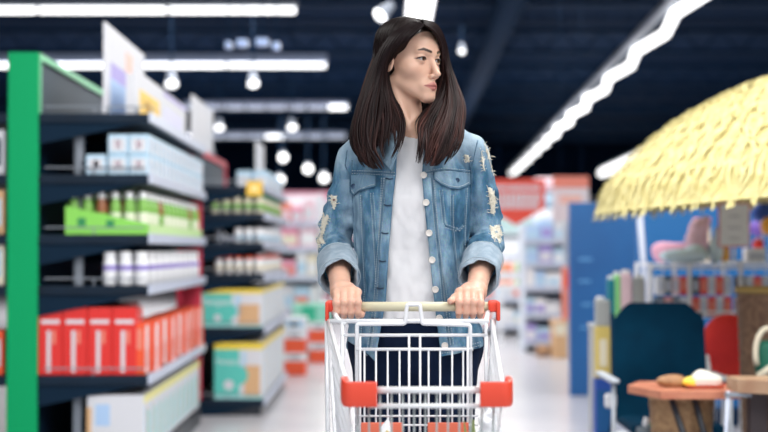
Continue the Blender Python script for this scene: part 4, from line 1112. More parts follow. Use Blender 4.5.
# skin tint: lips, brows, lash line, with the lip gap's shade painted in
hq = to_head(Vh); ha = hq.copy(); ha[:, 0] = np.abs(ha[:, 0])
base = np.array([.68, .42, .31]); Ch = np.tile(base, (len(Vh), 1))
def blend(C, wgt, col): return C * (1 - wgt[:, None]) + np.array(col) * wgt[:, None]
def sst(e0, e1, x): t_ = np.clip((x - e0) / (e1 - e0), 0, 1); return t_ * t_ * (3 - 2 * t_)
front = hq[:, 1] > 40
bl = np.exp(-(((ha[:, 0] - 42) / 18) ** 2 + ((ha[:, 1] - 60) / 25) ** 2 + ((ha[:, 2] + 28) / 16) ** 2)) * front
Ch = blend(Ch, bl * .15, (.70, .36, .29))
hz2 = ha * np.array([1, 0, 1])
lipd = np.minimum(cap(hz2, (4, 0, -64), (24, 0, -68.8), 5.4, 1.0), cap(hz2, (0, 0, -74.0), (22, 0, -69.6), 6.8, 1.1)) + 30 * (hq[:, 1] < 68)
Ch = blend(Ch, (1 - sst(-.2, 1.6, lipd)) * .9 * front, (.50, .18, .165))
gap = cap(hz2, (0, 0, -68.9), (23, 0, -68.9), 2.1, 1.2) + 30 * (hq[:, 1] < 68)
Ch = blend(Ch, (1 - sst(-.6, 1.0, gap)) * .8 * front, (.16, .03, .03))  # dark line paints the shade between the parted lips
br1 = cap(hz2, (13, 0, 18), (33, 0, 23.5), 2.9, 3.4) + 30 * (hq[:, 1] < 40); br2 = cap(hz2, (33, 0, 23.5), (45, 0, 20.5), 3.2, 1.2) + 30 * (hq[:, 1] < 40)
Ch = blend(Ch, (1 - sst(-.6, 1.6, np.minimum(br1, br2))) * .96 * front, (.022, .012, .010))
hz_ = ha * np.array([1, 0, 1])
al = np.maximum(sph(hz_, (31.5, 0, -19.2), 22.9), sph(hz_, (31.5, 0, 17.6), 22.7))
eyef = (ha[:, 1] > 60) & (np.abs(ha[:, 2]) < 14) & (ha[:, 0] > 10)
up = hq[:, 2] > -2.5
Ch = blend(Ch, (1 - sst(.4, 2.8, np.abs(al))) * np.where(up, 1.0, .65) * eyef, (.012, .006, .006))
Ch = blend(Ch, (1 - sst(2, 8, al)) * .25 * eyef * up, (.40, .20, .15))
scalp = np.minimum(ell(hq, (0, 98, 4), (86, 80, 70)), ell(ha, (84, 44, -30), (46, 52, 60)))
Ch = blend(Ch, sst(0, 5, scalp) * (hq[:, 2] > -4) * (ha[:, 0] < 68), (.016, .008, .008))
# hands
Yb_ = Yh; BZc = Zp(306.5, Yh)
def hand_field(P, wrist, fx, inner, thumb, elbow):
    d = None
    w_ = np.array(wrist)
    rr = [.0079, .0083, .0083, .0076] if inner > 0 else [.0076, .0083, .0083, .0079]
    lens = [.86, 1, 1.03, .97] if inner > 0 else [.97, 1.03, 1, .86]
    palm = None
    for i, px in enumerate(fx):
        X = Xp(px, Yh - .01); l = lens[i]
        mcp = np.array([X + (w_[0] - X) * .06, Yb_ + .014, BZc + .030 * l + .002])
        pip = np.array([X, Yb_ - .021, BZc + .010 * l]); dip = np.array([X, Yb_ - .018, BZc - .011]); tip = np.array([X, Yb_ + .000, BZc - .0205])
        f_ = chain(P, [mcp, pip, dip, tip], [rr[i] * 1.10, rr[i], rr[i] * .93, rr[i] * .85], .004)
        f_ = smin(f_, sph(P, pip, rr[i] * 1.04), .003)
        d = f_ if d is None else smin(d, f_, .0012)
        car = w_ + np.array([(X - w_[0]) * .55, -.012, .004])
        m_ = cap(P, car, mcp, .0125, .0092); palm = m_ if palm is None else smin(palm, m_, .012)
    palm = smin(palm, cap(P, w_ + np.array([0, -.02, -.008]), (Xp(sum(fx) / 4, Yh), Yb_ + .022, BZc + .010), .018, .016), .015)
    d = smin(d, palm, .008)
    th = chain(P, [np.array(t_) for t_ in thumb], [.013, .0098, .0088, .0075], .006)
    d = smin(d, th, .006)
    el = np.array(elbow)
    fm = el + (w_ - el) * .55
    ar = chain(P, [el, fm, w_ + (el - w_) * .06, w_ + np.array([0, -.010, .0])], [.034, .0285, .0220, .0205], .01)
    return smin(d, ar, .016)
TL = [WRL + np.array([.012, -.02, -.006]), W3(357, 302, Yh + .032), W3(361, 312, Yh + .012), W3(361.5, 314.5, Yh - .010)]
TR = [WRR + np.array([-.012, -.02, .0]), W3(461, 297, Yh + .026), W3(455, 298, Yh + .004), W3(450.5, 301, Yh - .014)]
fL = lambda P: hand_field(P, WRL, [336.5, 343.8, 351, 358], 1, TL, ELL)
fR = lambda P: hand_field(P, WRR, [458.8, 466, 473, 480.2], -1, TR, ELR)
parts = [(Vh, Qh)]; cols = [Ch]
for fn, w_, el in ((fL, WRL, ELL), (fR, WRR, ELR)):
    lo = np.minimum(w_, el) - np.array([.08, .13, .075]); hi = np.maximum(w_, el) + np.array([.08, .03, .02])
    V, Q = nets(fn, lo, hi, .0016); parts.append((V, Q))
    C = np.tile(base * np.array([1.06, 1.02, 1.02]), (len(V), 1))
    kn = np.exp(-((V[:, 1] - (Yh - .022)) / .012) ** 2) * (np.abs(V[:, 2] - BZc) < .03)
    C = blend(C, kn * .25, (.70, .36, .29))
    nail = (np.abs(V[:, 2] - (BZc - .019)) < .006) & (V[:, 1] < Yh - .012)
    cols.append(C)
def coarse(P):
    d = ell(P, (cx0_, 3.615, 1.20), (.115, .078, .17)); d = smin(d, ell(P, (cx0_, 3.62, .93), (.135, .095, .13)), .08)
    for s in (-1, 1):
        d = smin(d, chain(P, [np.array([cx0_ + s * .072, 3.61, .86]), np.array([cx0_ + s * .07, 3.60 + .01 * s, .48]), np.array([cx0_ + s * .07, 3.64 + .03 * s, .09])], [.070, .048, .035]), .03)
        d = smin(d, cap(P, (cx0_ + s * .07, 3.63 + .03 * s, .045), (cx0_ + s * .08, 3.52 + .03 * s, .035), .032, .026), .03)
    for a_, b_ in ((SHL, ELL), (SHR, ELR)): d = smin(d, cap(P, a_, b_, .036, .034), .04)
    return d
V, Q = nets(coarse, (cx0_ - .27, 3.4, 0.0), (cx0_ + .27, 3.78, 1.40), .006); parts.append((V, Q)); cols.append(np.tile(base, (len(V), 1)))
Vb, Qb = cat_mesh(parts)
skin = mat('warm_skin', (.66, .425, .33), .42, sss=.12, spec=.45)
nt = skin.node_tree; at_ = nt.nodes.new('ShaderNodeAttribute'); at_.attribute_name = 'Tint'
nt.links.new(at_.outputs['Color'], nt.nodes['Principled BSDF'].inputs['Base Color'])
body = np_mesh('body', rel(Vb), Qb, skin, person, colors=np.concatenate(cols))
# eyes
eyew = mat('eye_white', (.40, .37, .37), .15); iris = mat('brown_iris', (.06, .025, .012), .1); pupil = mat('pupil', (.004, .004, .004), .05)
gz = ax_f * math.cos(R(6)) + ax_s * math.sin(R(6)); gz = Vector(gz)
for s in (-1, 1):
    c = from_head(np.array([31. * s, 68, -1])) - PO
    M = Matrix.Translation(Vector(c)) @ Vector((0, 0, 1)).rotation_difference(gz).to_matrix().to_4x4()
    r = 12.9 * HS; b = MB()
    ths = [0.012, R(10), R(16), R(31), R(36), R(48), R(60), R(80), R(100), R(125), R(150), R(176)]
    for i in range(len(ths) - 1):
        b.lathe([(r * math.sin(ths[i]), r * math.cos(ths[i])), (r * math.sin(ths[i + 1]), r * math.cos(ths[i + 1]))], 24, M, 0 if i < 1 else (1 if i < 3 else 2), caps=(i == 0))
    b.build('eye', [pupil, iris, eyew], body, smooth=True)

for s in (-1, 1):
    b = MB(); pts = []
    for k in range(15):
        x = 19.5 + 24.5 * k / 14; z = -19.2 + math.sqrt(max(0, 22.9 ** 2 - (x - 31.5) ** 2)) + .2; y = 68 + math.sqrt(max(0, 15.0 ** 2 - (x - 31) ** 2 - (z + 1) ** 2))
        pts.append(Vector(from_head(np.array([s * x, y, z])) - PO))
    x = 47.5; pts.append(Vector(from_head(np.array([s * x, 68 + 3.0, 1.0])) - PO))
    b.tube(pts, [.0004] + [.0009] * 5 + [.0012] * 9 + [.0003], 6).build('eyelashes', mat('lash_black', (.008, .005, .005), .6), body, smooth=True)

# ---- clothes
def torso_tab(P, tab, off=0.0, cy=3.605):
    z = P[:, 2]; zs = np.array([Zp(t_[0]) for t_ in tab])[::-1]
    a = np.interp(z, zs, np.array([t_[1] for t_ in tab])[::-1]); b = np.interp(z, zs, np.array([t_[2] for t_ in tab])[::-1])
    c = np.interp(z, zs, np.array([Xp(t_[3]) for t_ in tab])[::-1])
    u = np.abs((P[:, 0] - c) / a); v_ = np.abs((P[:, 1] - cy) / b)
    k = (u ** 2.3 + v_ ** 2.3) ** (1 / 2.3)
    return (k - 1) * np.minimum(a, b) - off
JT = [(118, .05, .05, 414), (136, .080, .068, 414), (150, .118, .088, 413), (172, .141, .106, 412.5), (200, .143, .118, 412), (250, .138, .114, 412), (300, .150, .122, 414), (350, .163, .134, 416), (380, .168, .138, 416)]
TT = [(128, .060, .056, 412), (138, .085, .064, 412), (150, .115, .078, 412), (172, .130, .095, 412), (200, .130, .103, 412), (250, .118, .094, 412), (300, .135, .103, 412), (330, .148, .112, 414), (380, .15, .115, 414)]
# top
def tee(P):
    d = torso_tab(P, TT); d = smin(d, cap(P, W3(372, 158, 3.61), W3(458, 156, 3.61), .042), .03)
    d = d + .0035 * vnoise(P * np.array([1, 1, .35]), 34, 2) + .002 * vnoise(P * np.array([1, 1, .6]), 80, 5)
    d = np.maximum(d, -(d + .005))
    d = np.maximum(d, Zp(319) - P[:, 2] + .004 * np.sin(P[:, 0] * 40))
    nk = cap(P, W3(411, 122, 3.49), W3(411, 112, 3.66), .042)
    d = np.maximum(d, -nk)
    return np.maximum(d, P[:, 2] - Zp(126))
V, Q = nets(tee, (cx0_ - .2, 3.44, Zp(330)), (cx0_ + .2, 3.78, Zp(120)), .003)
teem = mat('white_jersey', (.76, .76, .79), .8, bump=.15, bscale=500)
top_ = np_mesh('top', rel(V), Q, teem, person)
# jeans
def jeans(P):
    d = ell(P, (cx0_ + .008, 3.615, .93), (.150, .110, .15))
    d = smin(d, ell(P, (cx0_ + .008, 3.625, .90), (.163, .112, .08)), .04)
    for s in (-1, 1):
        o_ = .008
        d = smin(d, chain(P, [np.array([cx0_ + o_ + s * .074, 3.61, .86]), np.array([cx0_ + o_ + s * .068, 3.60 + .01 * s, .48]), np.array([cx0_ + s * .07, 3.64 + .03 * s, .10])], [.078, .060, .048]), .02)
    d = d + .002 * vnoise(P * np.array([1, 1, .5]), 45, 8)
    d = np.maximum(d, P[:, 2] - Zp(300)); return np.maximum(d, .085 - P[:, 2])
V, Q = nets(jeans, (cx0_ - .2, 3.46, .07), (cx0_ + .22, 3.80, Zp(296)), .005)
jn = np_mesh('jeans', rel(V), Q, mat('inky_denim', (.006, .014, .042), .85, color2=(.004, .010, .030), nscale=25, bump=.2, bscale=300, spec=.12), person)
# shoes
for s in (-1, 1):
    sx = cx0_ + s * .072; sy = 3.60 + .03 * s
    V, Q = nets(lambda P: np.maximum(smin(cap(P, (sx, sy + .05, .05), (sx + s * .01, sy - .11, .038), .041, .036), cap(P, (sx, sy + .05, .05), (sx, sy + .05, .10), .041, .042), .03), .012 - P[:, 2]), (sx - .07, sy - .18, 0), (sx + .07, sy + .12, .16), .005)
    sh = np_mesh('shoe', rel(V), Q, mat('white_leather', (.75, .75, .76), .5), person)
    MB().box(sx - .042 - PO[0], sx + .042 - PO[0], sy - .145 - PO[1], sy + .09 - PO[1], 0.001, .02, ch=.009).build('sole', mat('pale_sole', (.6, .6, .6), .6), sh)
# jacket
FYJ = 3.49
def fx(tab, z): zs = np.array([Zp(t_[0], FYJ) for t_ in tab])[::-1]; return np.interp(z, zs, np.array([Xp(t_[1], FYJ) for t_ in tab])[::-1])
OL = [(120, 397), (150, 397.5), (175, 396), (200, 393), (250, 389), (300, 386), (350, 377), (380, 372)]
OR_ = [(120, 424), (150, 424), (175, 422), (200, 424), (250, 429), (300, 434), (350, 440), (380, 444)]
def sleeve(P, sh, el, wr):
    e2 = el + (wr - el) * .56
    d = chain(P, [sh, (sh + el) / 2 + np.array([0, .0, 0]), el, e2], [.047, .044, .0410, .037], .012)
    return d
def jacket_solid(P):
    d = torso_tab(P, JT)
    yoke = cap(P, W3(370, 155, 3.61), W3(452, 151, 3.61), .050)
    d = smin(d, yoke, .03)
    d = smin(d, cap(P, W3(392, 138, 3.62), W3(360, 154, 3.61), .030, .042), .02)
    d = smin(d, cap(P, W3(432, 136, 3.62), W3(466, 150, 3.61), .030, .043), .02)
    fold = .0065 * vnoise(P * np.array([1, 1, .30]), 26, 1) + .0018 * vnoise(P * np.array([1, 1, .8]), 75, 6)
    d = d + fold
    for sh, el, wr in ((SHL, ELL, WRL), (SHR, ELR, WRR)):
        s_ = sleeve(P, sh, el, wr)
        g_ = np.exp(-((P[:, 2] - el[2] - .02) / .075) ** 2)
        s_ = s_ + (.0025 + .0055 * g_) * vnoise(P * np.array([.45, .6, 1.0]), 52, 3) + .0018 * vnoise(P, 70, 9)
        d = smin(d, s_, .010)
    return d
# hem dips between the cart wires
def jacket(P):
    s = jacket_solid(P); d = np.maximum(s, -(s + .007))
    xl_, xr_ = fx(OL, P[:, 2]), fx(OR_, P[:, 2])
    op = np.maximum(np.maximum(xl_ - P[:, 0], P[:, 0] - xr_), P[:, 1] - 3.60)
    d = np.maximum(d, -op)
    hem = Zp(352, 3.5) + .006 * vnoise(P * np.array([1, .3, 0]), 30, 4) + np.where(P[:, 0] < cx0_, np.interp(P[:, 0], [Xp(347), Xp(377)], [.022, -.022]), np.interp(P[:, 0], [Xp(432), Xp(446), Xp(486)], [-.016, -.004, .014])) * (P[:, 1] < 3.6)
    d = np.maximum(d, hem - P[:, 2])
    nk = cap(P, W3(411, 146, 3.60), W3(411, 110, 3.62), .056)
    d = np.maximum(d, -nk)
    for sh, el, wr in ((SHL, ELL, WRL), (SHR, ELR, WRR)):
        ax = (wr - el) / np.linalg.norm(wr - el); cut = (P - (el + (wr - el) * .58)) @ ax
        near = np.linalg.norm(P - (el + (wr - el) * .66), axis=1) - .085
        d = np.maximum(d, -np.maximum(-cut, near)) if False else np.where((near < 0) & (P[:, 1] < 3.60) & (np.abs(P[:, 0] - cx0_) > .13), np.maximum(d, cut), d)
    return d
V, Q = nets(jacket, (Xp(306), 3.42, Zp(372)), (Xp(516), 3.80, Zp(118)), .0026)
JV = V
denim = bpy.data.materials.new('washed_denim'); denim.use_nodes = True
nt = denim.node_tree; bs = nt.nodes['Principled BSDF']; bs.inputs['Roughness'].default_value = .85; bs.inputs['Specular IOR Level'].default_value = .2
tc = nt.nodes.new('ShaderNodeTexCoord'); mp = nt.nodes.new('ShaderNodeMapping'); mp.inputs['Scale'].default_value = (1, 1, .38)
n1 = nt.nodes.new('ShaderNodeTexNoise'); n1.inputs['Scale'].default_value = 16; n1.inputs['Detail'].default_value = 7; n1.inputs['Roughness'].default_value = .62
rp = nt.nodes.new('ShaderNodeValToRGB'); cr = rp.color_ramp
cr.elements[0].position = .36; cr.elements[0].color = (.018, .068, .13, 1); cr.elements[1].position = .66; cr.elements[1].color = (.27, .40, .51, 1)
e_ = cr.elements.new(.5); e_.color = (.062, .165, .27, 1)
n2 = nt.nodes.new('ShaderNodeTexNoise'); n2.inputs['Scale'].default_value = 420; n2.inputs['Detail'].default_value = 2
mx = nt.nodes.new('ShaderNodeMix'); mx.data_type = 'RGBA'; mx.blend_type = 'OVERLAY'; mx.inputs[0].default_value = .55
vc = nt.nodes.new('ShaderNodeAttribute'); vc.attribute_name = 'Tint'
mx2 = nt.nodes.new('ShaderNodeMix'); mx2.data_type = 'RGBA'; mx2.inputs[7].default_value = (.44, .56, .66, 1)
nt.links.new(tc.outputs['Object'], mp.inputs['Vector']); nt.links.new(mp.outputs[0], n1.inputs['Vector']); nt.links.new(n1.outputs['Fac'], rp.inputs['Fac'])
nt.links.new(tc.outputs['Object'], n2.inputs['Vector']); nt.links.new(rp.outputs['Color'], mx.inputs[6]); nt.links.new(n2.outputs['Color'], mx.inputs[7])
nt.links.new(mx.outputs[2], mx2.inputs[6]); nt.links.new(vc.outputs['Fac'], mx2.inputs[0]); nt.links.new(mx2.outputs[2], bs.inputs['Base Color'])
bp = nt.nodes.new('ShaderNodeBump'); bp.inputs['Strength'].default_value = .5; bp.inputs['Distance'].default_value = .003
n3 = nt.nodes.new('ShaderNodeTexNoise'); n3.inputs['Scale'].default_value = 130; n3.inputs['Detail'].default_value = 5
nt.links.new(tc.outputs['Object'], n3.inputs['Vector']); nt.links.new(n3.outputs['Fac'], bp.inputs['Height']); nt.links.new(bp.outputs['Normal'], bs.inputs['Normal'])
denim_dark = mat('unfaded_denim', (.075, .165, .25), .85, color2=(.030, .085, .15), nscale=60, spec=.2, bump=.4, bscale=200)
denim_in = mat('denim_inside', (.36, .44, .52), .9, color2=(.26, .34, .42), nscale=40, spec=.15, bump=.4, bscale=250)
thread = mat('pale_thread', (.42, .50, .56), .8); fray = mat('frayed_cotton', (.74, .70, .60), .9, bump=.5, bscale=300)
# wear: worn pale shoulders and lower front, a property of the cloth
wz_ = JV[:, 2]; wr_ = np.clip(sst(Zp(175), Zp(140), wz_) * .55 + .5 * sst(Zp(320), Zp(352), wz_) * vnoise(JV * np.array([1, 1, 2.2]), 40, 12), 0, .8)
lftf = np.exp(-((JV[:, 0] - Xp(352)) / .02) ** 2) * (wz_ < Zp(180)) * .35
wr_ = np.clip(wr_ + lftf + .30 * np.maximum(0, vnoise(JV * np.array([1, 1, .3]), 55, 15)), 0, .85)
jk = np_mesh('jacket', rel(V), Q, denim, person, colors=np.repeat(wr_[:, None], 3, 1))
bvh = BVHTree.FromPolygons([tuple(v) for v in V], [tuple(q_) for q_ in Q])
CAMP = Vector((0, 0, CAMH))
def hit(px, py, off=.0015):
    d = (pw(px, py, 3.5) - CAMP).normalized(); h = bvh.ray_cast(CAMP + d * 3.0, d, 1.2)
    if h[0] is None or h[0].y > 3.68:
        n_ = bvh.find_nearest(pw(px, py, 3.53)); return n_[0] - d * off
    return h[0] - d * off
def RP(v): return Vector(v) - person.location
def line(pts, step=1.2):
    out = []
    for i in range(len(pts) - 1):
        a, b = pts[i], pts[i + 1]; n = max(1, int(math.hypot(b[0] - a[0], b[1] - a[1]) / step))
        out += [(a[0] + (b[0] - a[0]) * k / n, a[1] + (b[1] - a[1]) * k / n) for k in range(n)]
    return out + [pts[-1]]
def seam(pts, dbl=True, m=thread, r=.0009, name='stitching', off=.0012):
    b = MB(); ln = line(pts)
    h3 = [hit(x, y, off) for x, y in ln]
    b.tube([RP(h) for h in h3], r * 1.25, 6); dk = b
    dk.build('seam_ridge', mat('worn_seam', (.15, .26, .36), .85, color2=(.05, .12, .20), nscale=90), jk, smooth=True)
    if dbl:
        b2 = MB()
        for sgn in (-1, 1):
            for k in range(0, len(h3) - 1, 2):
                tx = h3[k + 1] - h3[k]; n_ = Vector((tx.z, 0, -tx.x)).normalized() * .0036 * sgn
                b2.tube([RP(h3[k] + n_), RP(h3[k + 1] + n_)], r, 4)
        b2.build(name, m, jk)
seam([(352, 172), (370, 172.5), (396, 174)])
seam([(424, 173), (445, 169.5), (470, 172)])
seam([(352, 160), (351, 175), (353, 210), (356, 250), (357, 262)], False)
seam([(470, 160), (472, 175), (471, 210), (468, 245), (470, 255)], False)
seam([(372, 193), (374, 225), (378, 290), (374, 345)])
seam([(362, 195), (363, 225), (366, 290), (362, 340)])
seam([(383, 178), (381, 230), (379, 300), (372, 350)])
seam([(433, 180), (437, 235), (446, 300), (452, 345)])
seam([(441, 190), (444, 222), (446, 226)])
seam([(446, 226), (458, 230), (463, 225)])
seam([(466, 188), (464, 225), (464, 300), (470, 340)])
seam([(452, 195), (452, 228), (458, 290)], True)
seam([(350, 343), (362, 352), (373, 362)]); seam([(437, 352), (460, 349), (482, 343)])
seam([(347, 150), (345, 165), (350, 178)], False); seam([(478, 140), (474, 158), (471, 172)], False)
# front plackets: folded bands along both front edges
def band(name, left, right, y0, y1, m, off=.004, ny=70, nx=5, parent=None, ztop=None):
    vs = []; fs = []
    for lay, o_ in ((0, off), (1, -.002)):
        for j in range(ny + 1):
            y = y0 + (y1 - y0) * j / ny; xl_ = np.interp(y, *zip(*left)); xr_ = np.interp(y, *zip(*right))
            for i in range(nx + 1):
                u = i / nx; x = xl_ + (xr_ - xl_) * u
                vs.append(RP(hit(x, y, o_ if (0 < i < nx) or lay else o_ * .55)))
    n_ = (ny + 1) * (nx + 1)
    for j in range(ny):
        for i in range(nx):
            a = j * (nx + 1) + i; fs.append((a, a + nx + 1, a + nx + 2, a + 1)); fs.append((n_ + a, n_ + a + 1, n_ + a + nx + 2, n_ + a + nx + 1))
    for i in range(nx):
        for a in (i, ny * (nx + 1) + i): fs.append((a, a + 1, n_ + a + 1, n_ + a))
    for j in range(ny):
        for a in (j * (nx + 1), j * (nx + 1) + nx): fs.append((a, n_ + a, n_ + a + nx + 1, a + nx + 1))
    me = MB().add(vs, fs); o = me.build(name, m, parent or jk, smooth=.9)
    bm = bmesh.new(); bm.from_mesh(o.data); bmesh.ops.recalc_face_normals(bm, faces=bm.faces); bm.to_mesh(o.data); bm.free()
    if m is denim:
        ca = o.data.color_attributes.new('Tint', 'FLOAT_COLOR', 'POINT'); nn_ = len(o.data.vertices)
        ca.data.foreach_set('color', np.tile([.12, .12, .12, 1], nn_).astype(np.float32))
    return o
band('button_placket', [(165, 386), (200, 383.5), (250, 379.5), (300, 376), (352, 369)], [(165, 395.6), (175, 395), (200, 392.3), (250, 388.2), (300, 385.2), (352, 376.4)], 176, 352, denim)
band('button_placket', [(165, 423.5), (175, 423), (200, 425), (250, 430), (300, 435), (352, 441)], [(165, 431.5), (175, 431.5), (200, 433), (250, 438), (300, 443), (352, 449)], 176, 350, denim)
seam([(385.5, 178), (383, 200), (379, 250), (375.5, 300), (369, 348)], True, off=.004)
seam([(431.8, 178), (433.5, 200), (438.5, 250), (443.5, 300), (449, 346)], True, off=.004)
# pocket flaps with pointed middles
def flap(pts_top, pts_bot, name='pocket_flap'):
    vs = []; fs = []; nx, ny = 14, 6
    for o_ in (.0062, .0):
        for j in range(ny + 1):
            for i in range(nx + 1):
                u = i / nx; x = pts_top[0][0] + (pts_top[-1][0] - pts_top[0][0]) * u
                yt = np.interp(x, *zip(*pts_top)); yb = np.interp(x, *zip(*pts_bot)); y = yt + (yb - yt) * j / ny
                ed = min(i, nx - i, ny - j, 1)
                vs.append(RP(hit(x, y, o_ if ed else o_ * .7)))
    n_ = (nx + 1) * (ny + 1)
    for j in range(ny):
        for i in range(nx):
            a = j * (nx + 1) + i; fs.append((a, a + nx + 1, a + nx + 2, a + 1)); fs.append((n_ + a, n_ + a + 1, n_ + a + nx + 2, n_ + a + nx + 1))
    for i in range(nx):
        for a in (i, ny * (nx + 1) + i): fs.append((a, a + 1, n_ + a + 1, n_ + a))
    for j in range(ny):
        for a in (j * (nx + 1), j * (nx + 1) + nx): fs.append((a, n_ + a, n_ + a + nx + 1, a + nx + 1))
    o = MB().add(vs, fs).build(name, denim, jk, smooth=.9)
    bm = bmesh.new(); bm.from_mesh(o.data); bmesh.ops.recalc_face_normals(bm, faces=bm.faces); bm.to_mesh(o.data); bm.free()
    ca = o.data.color_attributes.new('Tint', 'FLOAT_COLOR', 'POINT'); ca.data.foreach_set('color', np.tile([.22, .22, .22, 1], len(o.data.vertices)).astype(np.float32))
    rimp = [(pts_bot[0][0], pts_top[0][1])] + list(pts_bot) + [(pts_bot[-1][0], pts_top[-1][1])]
    b = MB(); b.tube([RP(hit(x, y, .0066)) for x, y in line(rimp)], .0012, 6).build('flap_edge', denim_dark, jk, smooth=True)
    b = MB(); inn = [(x + (1.5 if i == 0 else (-1.5 if i == len(pts_bot) - 1 else 0)), y - 2.0) for i, (x, y) in enumerate(pts_bot)]
    b.tube([RP(hit(x, y, .0068)) for x, y in line(inn)], .0006, 4).build('stitching', thread, jk)
flap([(350, 175), (360, 174.5), (376, 176)], [(350, 192), (354, 195.5), (359, 191), (368, 188), (376, 186)])
flap([(434, 172), (450, 170.5), (471, 174)], [(434, 179), (441, 184), (450, 188), (458, 189), (464, 187), (471, 184)])
# buttons
cream_b = mat('ivory_button', (.74, .70, .66), .35, coat=.3); darkb = mat('blue_steel_button', (.05, .09, .16), .3, metal=.6)
def button(px, py, r, m, off=.0075):
    h = hit(px, py, off); d = (CAMP - h).normalized()
    M = Matrix.Translation(RP(h)) @ Vector((0, 0, 1)).rotation_difference(d).to_matrix().to_4x4()
    o = MB().lathe([(r * .9, -.003), (r, -.001), (r, .0008), (r * .88, .002), (r * .7, .0012), (r * .15, .001)], 18, M).build('button', m, jk, smooth=.8)
    return o
for (x, y) in ((420.8 + 1.6, 175), (424.8, 202.5), (427.8, 233), (430.8, 260), (434, 289.5), (438, 318), (443.5, 345.5)): button(x + 1.2, y, .0082, cream_b)
button(353.5, 186, .0058, darkb); button(457.5, 180, .0056, darkb)
for (x, y) in ((389.5, 178.5), (387.5, 205), (385, 233), (382.5, 261), (380, 288), (375, 318)):
    MB().tube([RP(hit(x - 3.6, y - .4, .0052)), RP(hit(x, y + .6, .0056)), RP(hit(x + 3.6, y, .0052))], .0016, 6).build('buttonhole', mat('buttonhole_thread', (.018, .04, .08), .8), jk, smooth=True)
# collar
def collar(ptsA, ptsB, name='collar'):
    """strip between two 3-D polylines, 4 mm thick"""
    n = 14; A_ = []; B_ = []
    def samp(pts, t_):
        k = t_ * (len(pts) - 1); i = min(int(k), len(pts) - 2); f_ = k - i; return Vector(pts[i]).lerp(Vector(pts[i + 1]), f_)
    vs = []; fs = []; m_ = 5
    for o_ in (0, .005):
        for j in range(n + 1):
            a = samp(ptsA, j / n); b = samp(ptsB, j / n)
            for i in range(m_ + 1):
                f_ = i / m_; p_ = a.lerp(b, f_); p_ = p_ + Vector((0, -.010 * math.sin(f_ * math.pi) + o_, .004 * math.sin(f_ * math.pi)))
                vs.append(RP(p_))
    N = (n + 1) * (m_ + 1)
    for j in range(n):
        for i in range(m_):
            a = j * (m_ + 1) + i; fs.append((a, a + 1, a + m_ + 2, a + m_ + 1)); fs.append((N + a, N + a + m_ + 1, N + a + m_ + 2, N + a + 1))
        for a in (j * (m_ + 1), j * (m_ + 1) + m_): fs.append((a, a + m_ + 1, N + a + m_ + 1, N + a))
    for i in range(m_):
        for a in (i, n * (m_ + 1) + i): fs.append((a, N + a, N + a + 1, a + 1))
    o = MB().add(vs, fs).build(name, denim, jk, smooth=.9)
    bm = bmesh.new(); bm.from_mesh(o.data); bmesh.ops.recalc_face_normals(bm, faces=bm.faces); bm.to_mesh(o.data); bm.free()
    ca = o.data.color_attributes.new('Tint', 'FLOAT_COLOR', 'POINT'); ca.data.foreach_set('color', np.tile([.35, .35, .35, 1], len(o.data.vertices)).astype(np.float32))
P3 = lambda x, y, Y: pw(x, y, Y)
collar([P3(411, 128, 3.70), P3(395, 126, 3.67), P3(388, 130, 3.60), P3(394, 141, 3.525), P3(398.5, 152, 3.492)], [P3(411, 146, 3.72), P3(383, 142, 3.69), P3(375, 146, 3.585), P3(382, 160, 3.500), P3(392, 171, 3.478)])
collar([P3(411, 128, 3.70), P3(428, 125, 3.67), P3(434, 129, 3.60), P3(428, 140, 3.525), P3(424, 152, 3.492)], [P3(411, 146, 3.72), P3(440, 140, 3.69), P3(448, 144, 3.585), P3(441, 158, 3.500), P3(431, 170, 3.478)])
# rolled cuffs
def cuff(el, wr, seed, s):
    ax = Vector(wr - el).normalized(); u = ax.cross(Vector((0, 0, 1))).normalized(); v_ = u.cross(ax).normalized()
    if v_.z < 0: v_ = -v_
    c0 = Vector(el) + (Vector(wr) - Vector(el)) * .40; c1 = Vector(el) + (Vector(wr) - Vector(el)) * .78
    rnd = random.Random(seed); ph = [rnd.uniform(0, 6.28) for _ in range(4)]
    prof = [(.0, .0395), (.02, .0445), (.15, .0470), (.45, .0475), (.80, .0475), (.94, .0470), (1.0, .0450), (.99, .0425), (.90, .0410), (.5, .0395), (.1, .0385)]
    n = 48; vs = []; fs = []
    for (t_, r_) in prof:
        for j in range(n):
            an = 2 * math.pi * j / n
            rr = r_ + .0022 * math.sin(3 * an + ph[0] + t_) + .0014 * math.sin(7 * an + ph[1] + 3 * t_) + .0008 * math.sin(13 * an + ph[2])
            tt = t_ + (.06 * math.sin(2 * an + ph[3]) if t_ > .5 else 0) 
            p_ = c0.lerp(c1, tt) + u * math.cos(an) * rr * .98 + v_ * math.sin(an) * rr
            vs.append(RP(p_))
    k = len(prof)
    for i in range(k):
        for j in range(n): fs.append((i * n + j, i * n + (j + 1) % n, ((i + 1) % k) * n + (j + 1) % n, ((i + 1) % k) * n + j))
    o = MB().add(vs, fs).build('rolled_cuff', denim_in, jk, smooth=.9)
    bm = bmesh.new(); bm.from_mesh(o.data); bmesh.ops.recalc_face_normals(bm, faces=bm.faces); bm.to_mesh(o.data); bm.free()
    o['label'] = 'pale turned up cuff'
    for tq in (.12, .90):
        b = MB(); b.tube([RP(c0.lerp(c1, tq) + u * math.cos(a_) * .0478 + v_ * math.sin(a_) * .0478) for a_ in [2 * math.pi * j / 40 for j in range(41)]], .0009, 4, cap=False).build('stitching', thread, jk)
cuff(ELL, WRL, 1, -1); cuff(ELR, WRR, 2, 1)
